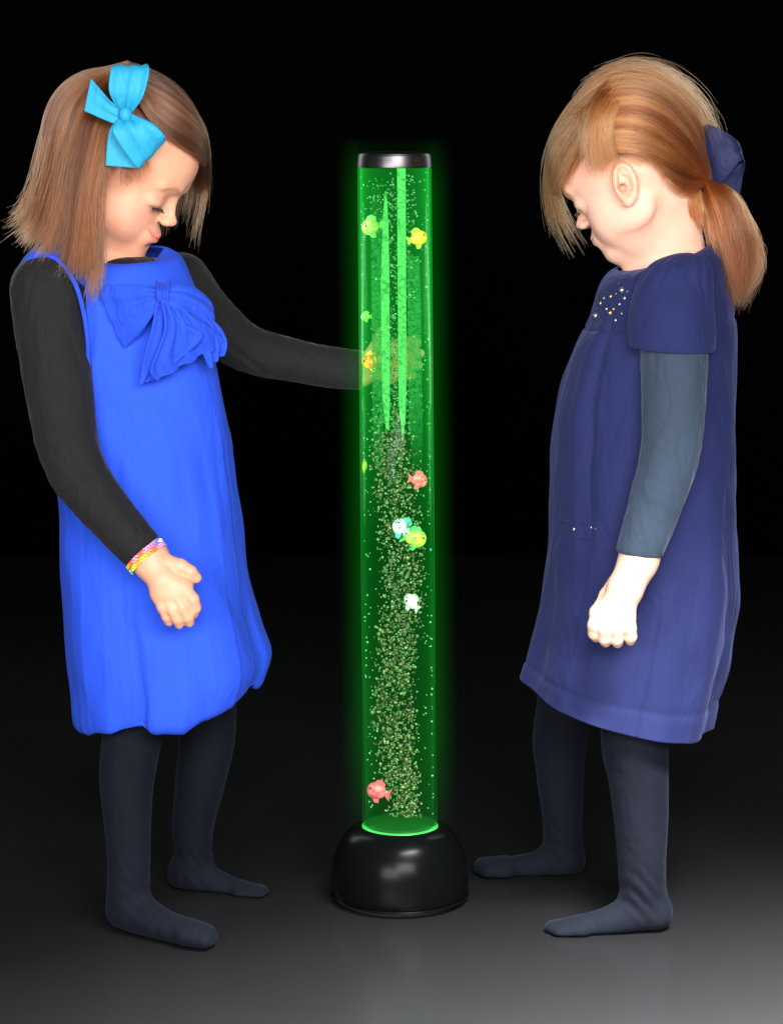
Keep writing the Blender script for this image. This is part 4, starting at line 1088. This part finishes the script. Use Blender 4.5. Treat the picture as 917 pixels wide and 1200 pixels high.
tailc = (827, 214, -.02)
sheetsB = [
 # near side, swept from the hairline back to the elastic
 dict(guides=[[(668, 132, -.02), (690, 96, -.02), (745, 76, -.02), (796, 98, -.02), (828, 150, -.02), tailc],
              [(668, 132, -.05), (694, 100, -.06), (745, 84, -.07), (790, 106, -.07), (820, 158, -.05), tailc],
              [(672, 138, -.07), (702, 112, -.095), (745, 104, -.11), (786, 124, -.10), (816, 172, -.07), tailc],
              [(684, 146, -.09), (712, 132, -.11), (745, 128, -.12), (780, 144, -.11), (810, 184, -.08), tailc],
              [(694, 160, -.095), (716, 152, -.115), (745, 152, -.12), (776, 166, -.11), (804, 194, -.08), tailc],
              [(706, 176, -.10), (724, 172, -.115), (748, 172, -.115), (776, 184, -.105), (802, 202, -.08), tailc],
              [(750, 182, -.105), (760, 184, -.108), (772, 190, -.105), (788, 204, -.09), (806, 214, -.07), tailc],
              [(782, 212, -.085), (788, 216, -.085), (796, 222, -.08), (806, 224, -.07), (816, 222, -.05), tailc]],
      n=10500, thick=.012, clump=.45, nclump=110, cnoise=.002, spread=.0022, ljit=.02, wave=.002, sjit=.08, shade=-.08),
 # far side
 dict(guides=[[(668, 132, -.02), (690, 96, -.02), (745, 76, -.02), (796, 98, -.02), (828, 150, -.02), tailc],
              [(672, 138, .03), (702, 112, .055), (745, 104, .07), (786, 124, .06), (816, 172, .03), tailc],
              [(694, 160, .055), (716, 152, .075), (745, 152, .08), (776, 166, .07), (804, 194, .04), tailc],
              [(740, 190, .07), (755, 190, .075), (772, 195, .07), (788, 206, .055), (806, 214, .03), tailc]],
      n=3500, thick=-.01, clump=.3, nclump=50, ljit=.02),
 # side fringe falling past the brow
 dict(guides=[[(738, 76, .03), (716, 84, -.01), (676, 112, -.01), (648, 162, .01), (645, 212, .03), (653, 258, .04), (684, 298, .05)],
              [(742, 78, .02), (720, 88, -.05), (684, 118, -.055), (660, 160, -.03), (648, 200, .005), (650, 235, .025), (664, 270, .035)],
              [(746, 80, .01), (724, 94, -.08), (695, 124, -.085), (672, 162, -.07), (660, 190, -.05), (654, 210, -.03), (652, 228, -.01)],
              [(750, 82, .0), (728, 98, -.09), (704, 130, -.105), (688, 160, -.095), (676, 184, -.08), (668, 200, -.065), (664, 212, -.05)]],
      n=1700, thick=.010, clump=.7, nclump=40, cnoise=.005, spread=.0030, ljit=.5, push=True, sjit=.04),
 # temple hair
 dict(guides=[[(742, 78, .03), (728, 82, -.03), (704, 108, -.09), (690, 140, -.105), (688, 172, -.108), (698, 202, -.105)],
              [(760, 80, .03), (744, 84, -.04), (716, 110, -.10), (700, 140, -.115), (698, 170, -.116), (708, 198, -.11)],
              [(782, 88, .03), (762, 90, -.05), (730, 114, -.11), (712, 140, -.12), (709, 166, -.12), (718, 190, -.112)]],
      n=1300, thick=.008, clump=.6, nclump=30, spread=.0040, ljit=.30, sjit=.05, cnoise=.004),
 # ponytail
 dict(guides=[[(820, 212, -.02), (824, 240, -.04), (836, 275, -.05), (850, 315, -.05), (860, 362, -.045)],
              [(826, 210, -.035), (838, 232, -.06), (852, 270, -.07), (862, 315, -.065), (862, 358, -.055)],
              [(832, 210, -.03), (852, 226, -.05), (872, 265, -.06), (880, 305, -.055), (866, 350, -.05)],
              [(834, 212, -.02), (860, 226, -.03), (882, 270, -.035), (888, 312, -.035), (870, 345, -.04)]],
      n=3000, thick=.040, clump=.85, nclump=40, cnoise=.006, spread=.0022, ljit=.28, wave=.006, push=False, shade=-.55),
 # fly-aways and nape wisps
 dict(guides=[[(668, 132, -.02), (688, 96, -.02), (745, 74, -.02), (800, 97, -.02), (838, 150, -.02), (832, 205, -.02)],
              [(676, 136, -.06), (694, 94, -.07), (745, 80, -.08), (796, 104, -.08), (830, 155, -.05), (830, 208, -.02)]],
      n=420, thick=.01, spread=.007, wave=.007, clump=.05, cdep=.0005, ljit=.6, sjit=.4, r=.00013),
 dict(guides=[[(812, 224, -.05), (810, 240, -.055), (816, 258, -.05)], [(820, 220, -.04), (824, 245, -.05), (826, 275, -.045)]],
      n=300, thick=.012, spread=.002, ljit=.4, r=.00025, push=False),
]
strands("hair", sheetsB, M_hairB, gB, hdB, margin=.0035, seed=9)
tube("hair_elastic", [P(823+9*math.cos(a)*.6, 214+9*math.sin(a), -.03+.014*math.cos(a)) for a in np.linspace(0, 2*math.pi, 10, endpoint=False)], .003, M_navyrib, gB, closed=True)
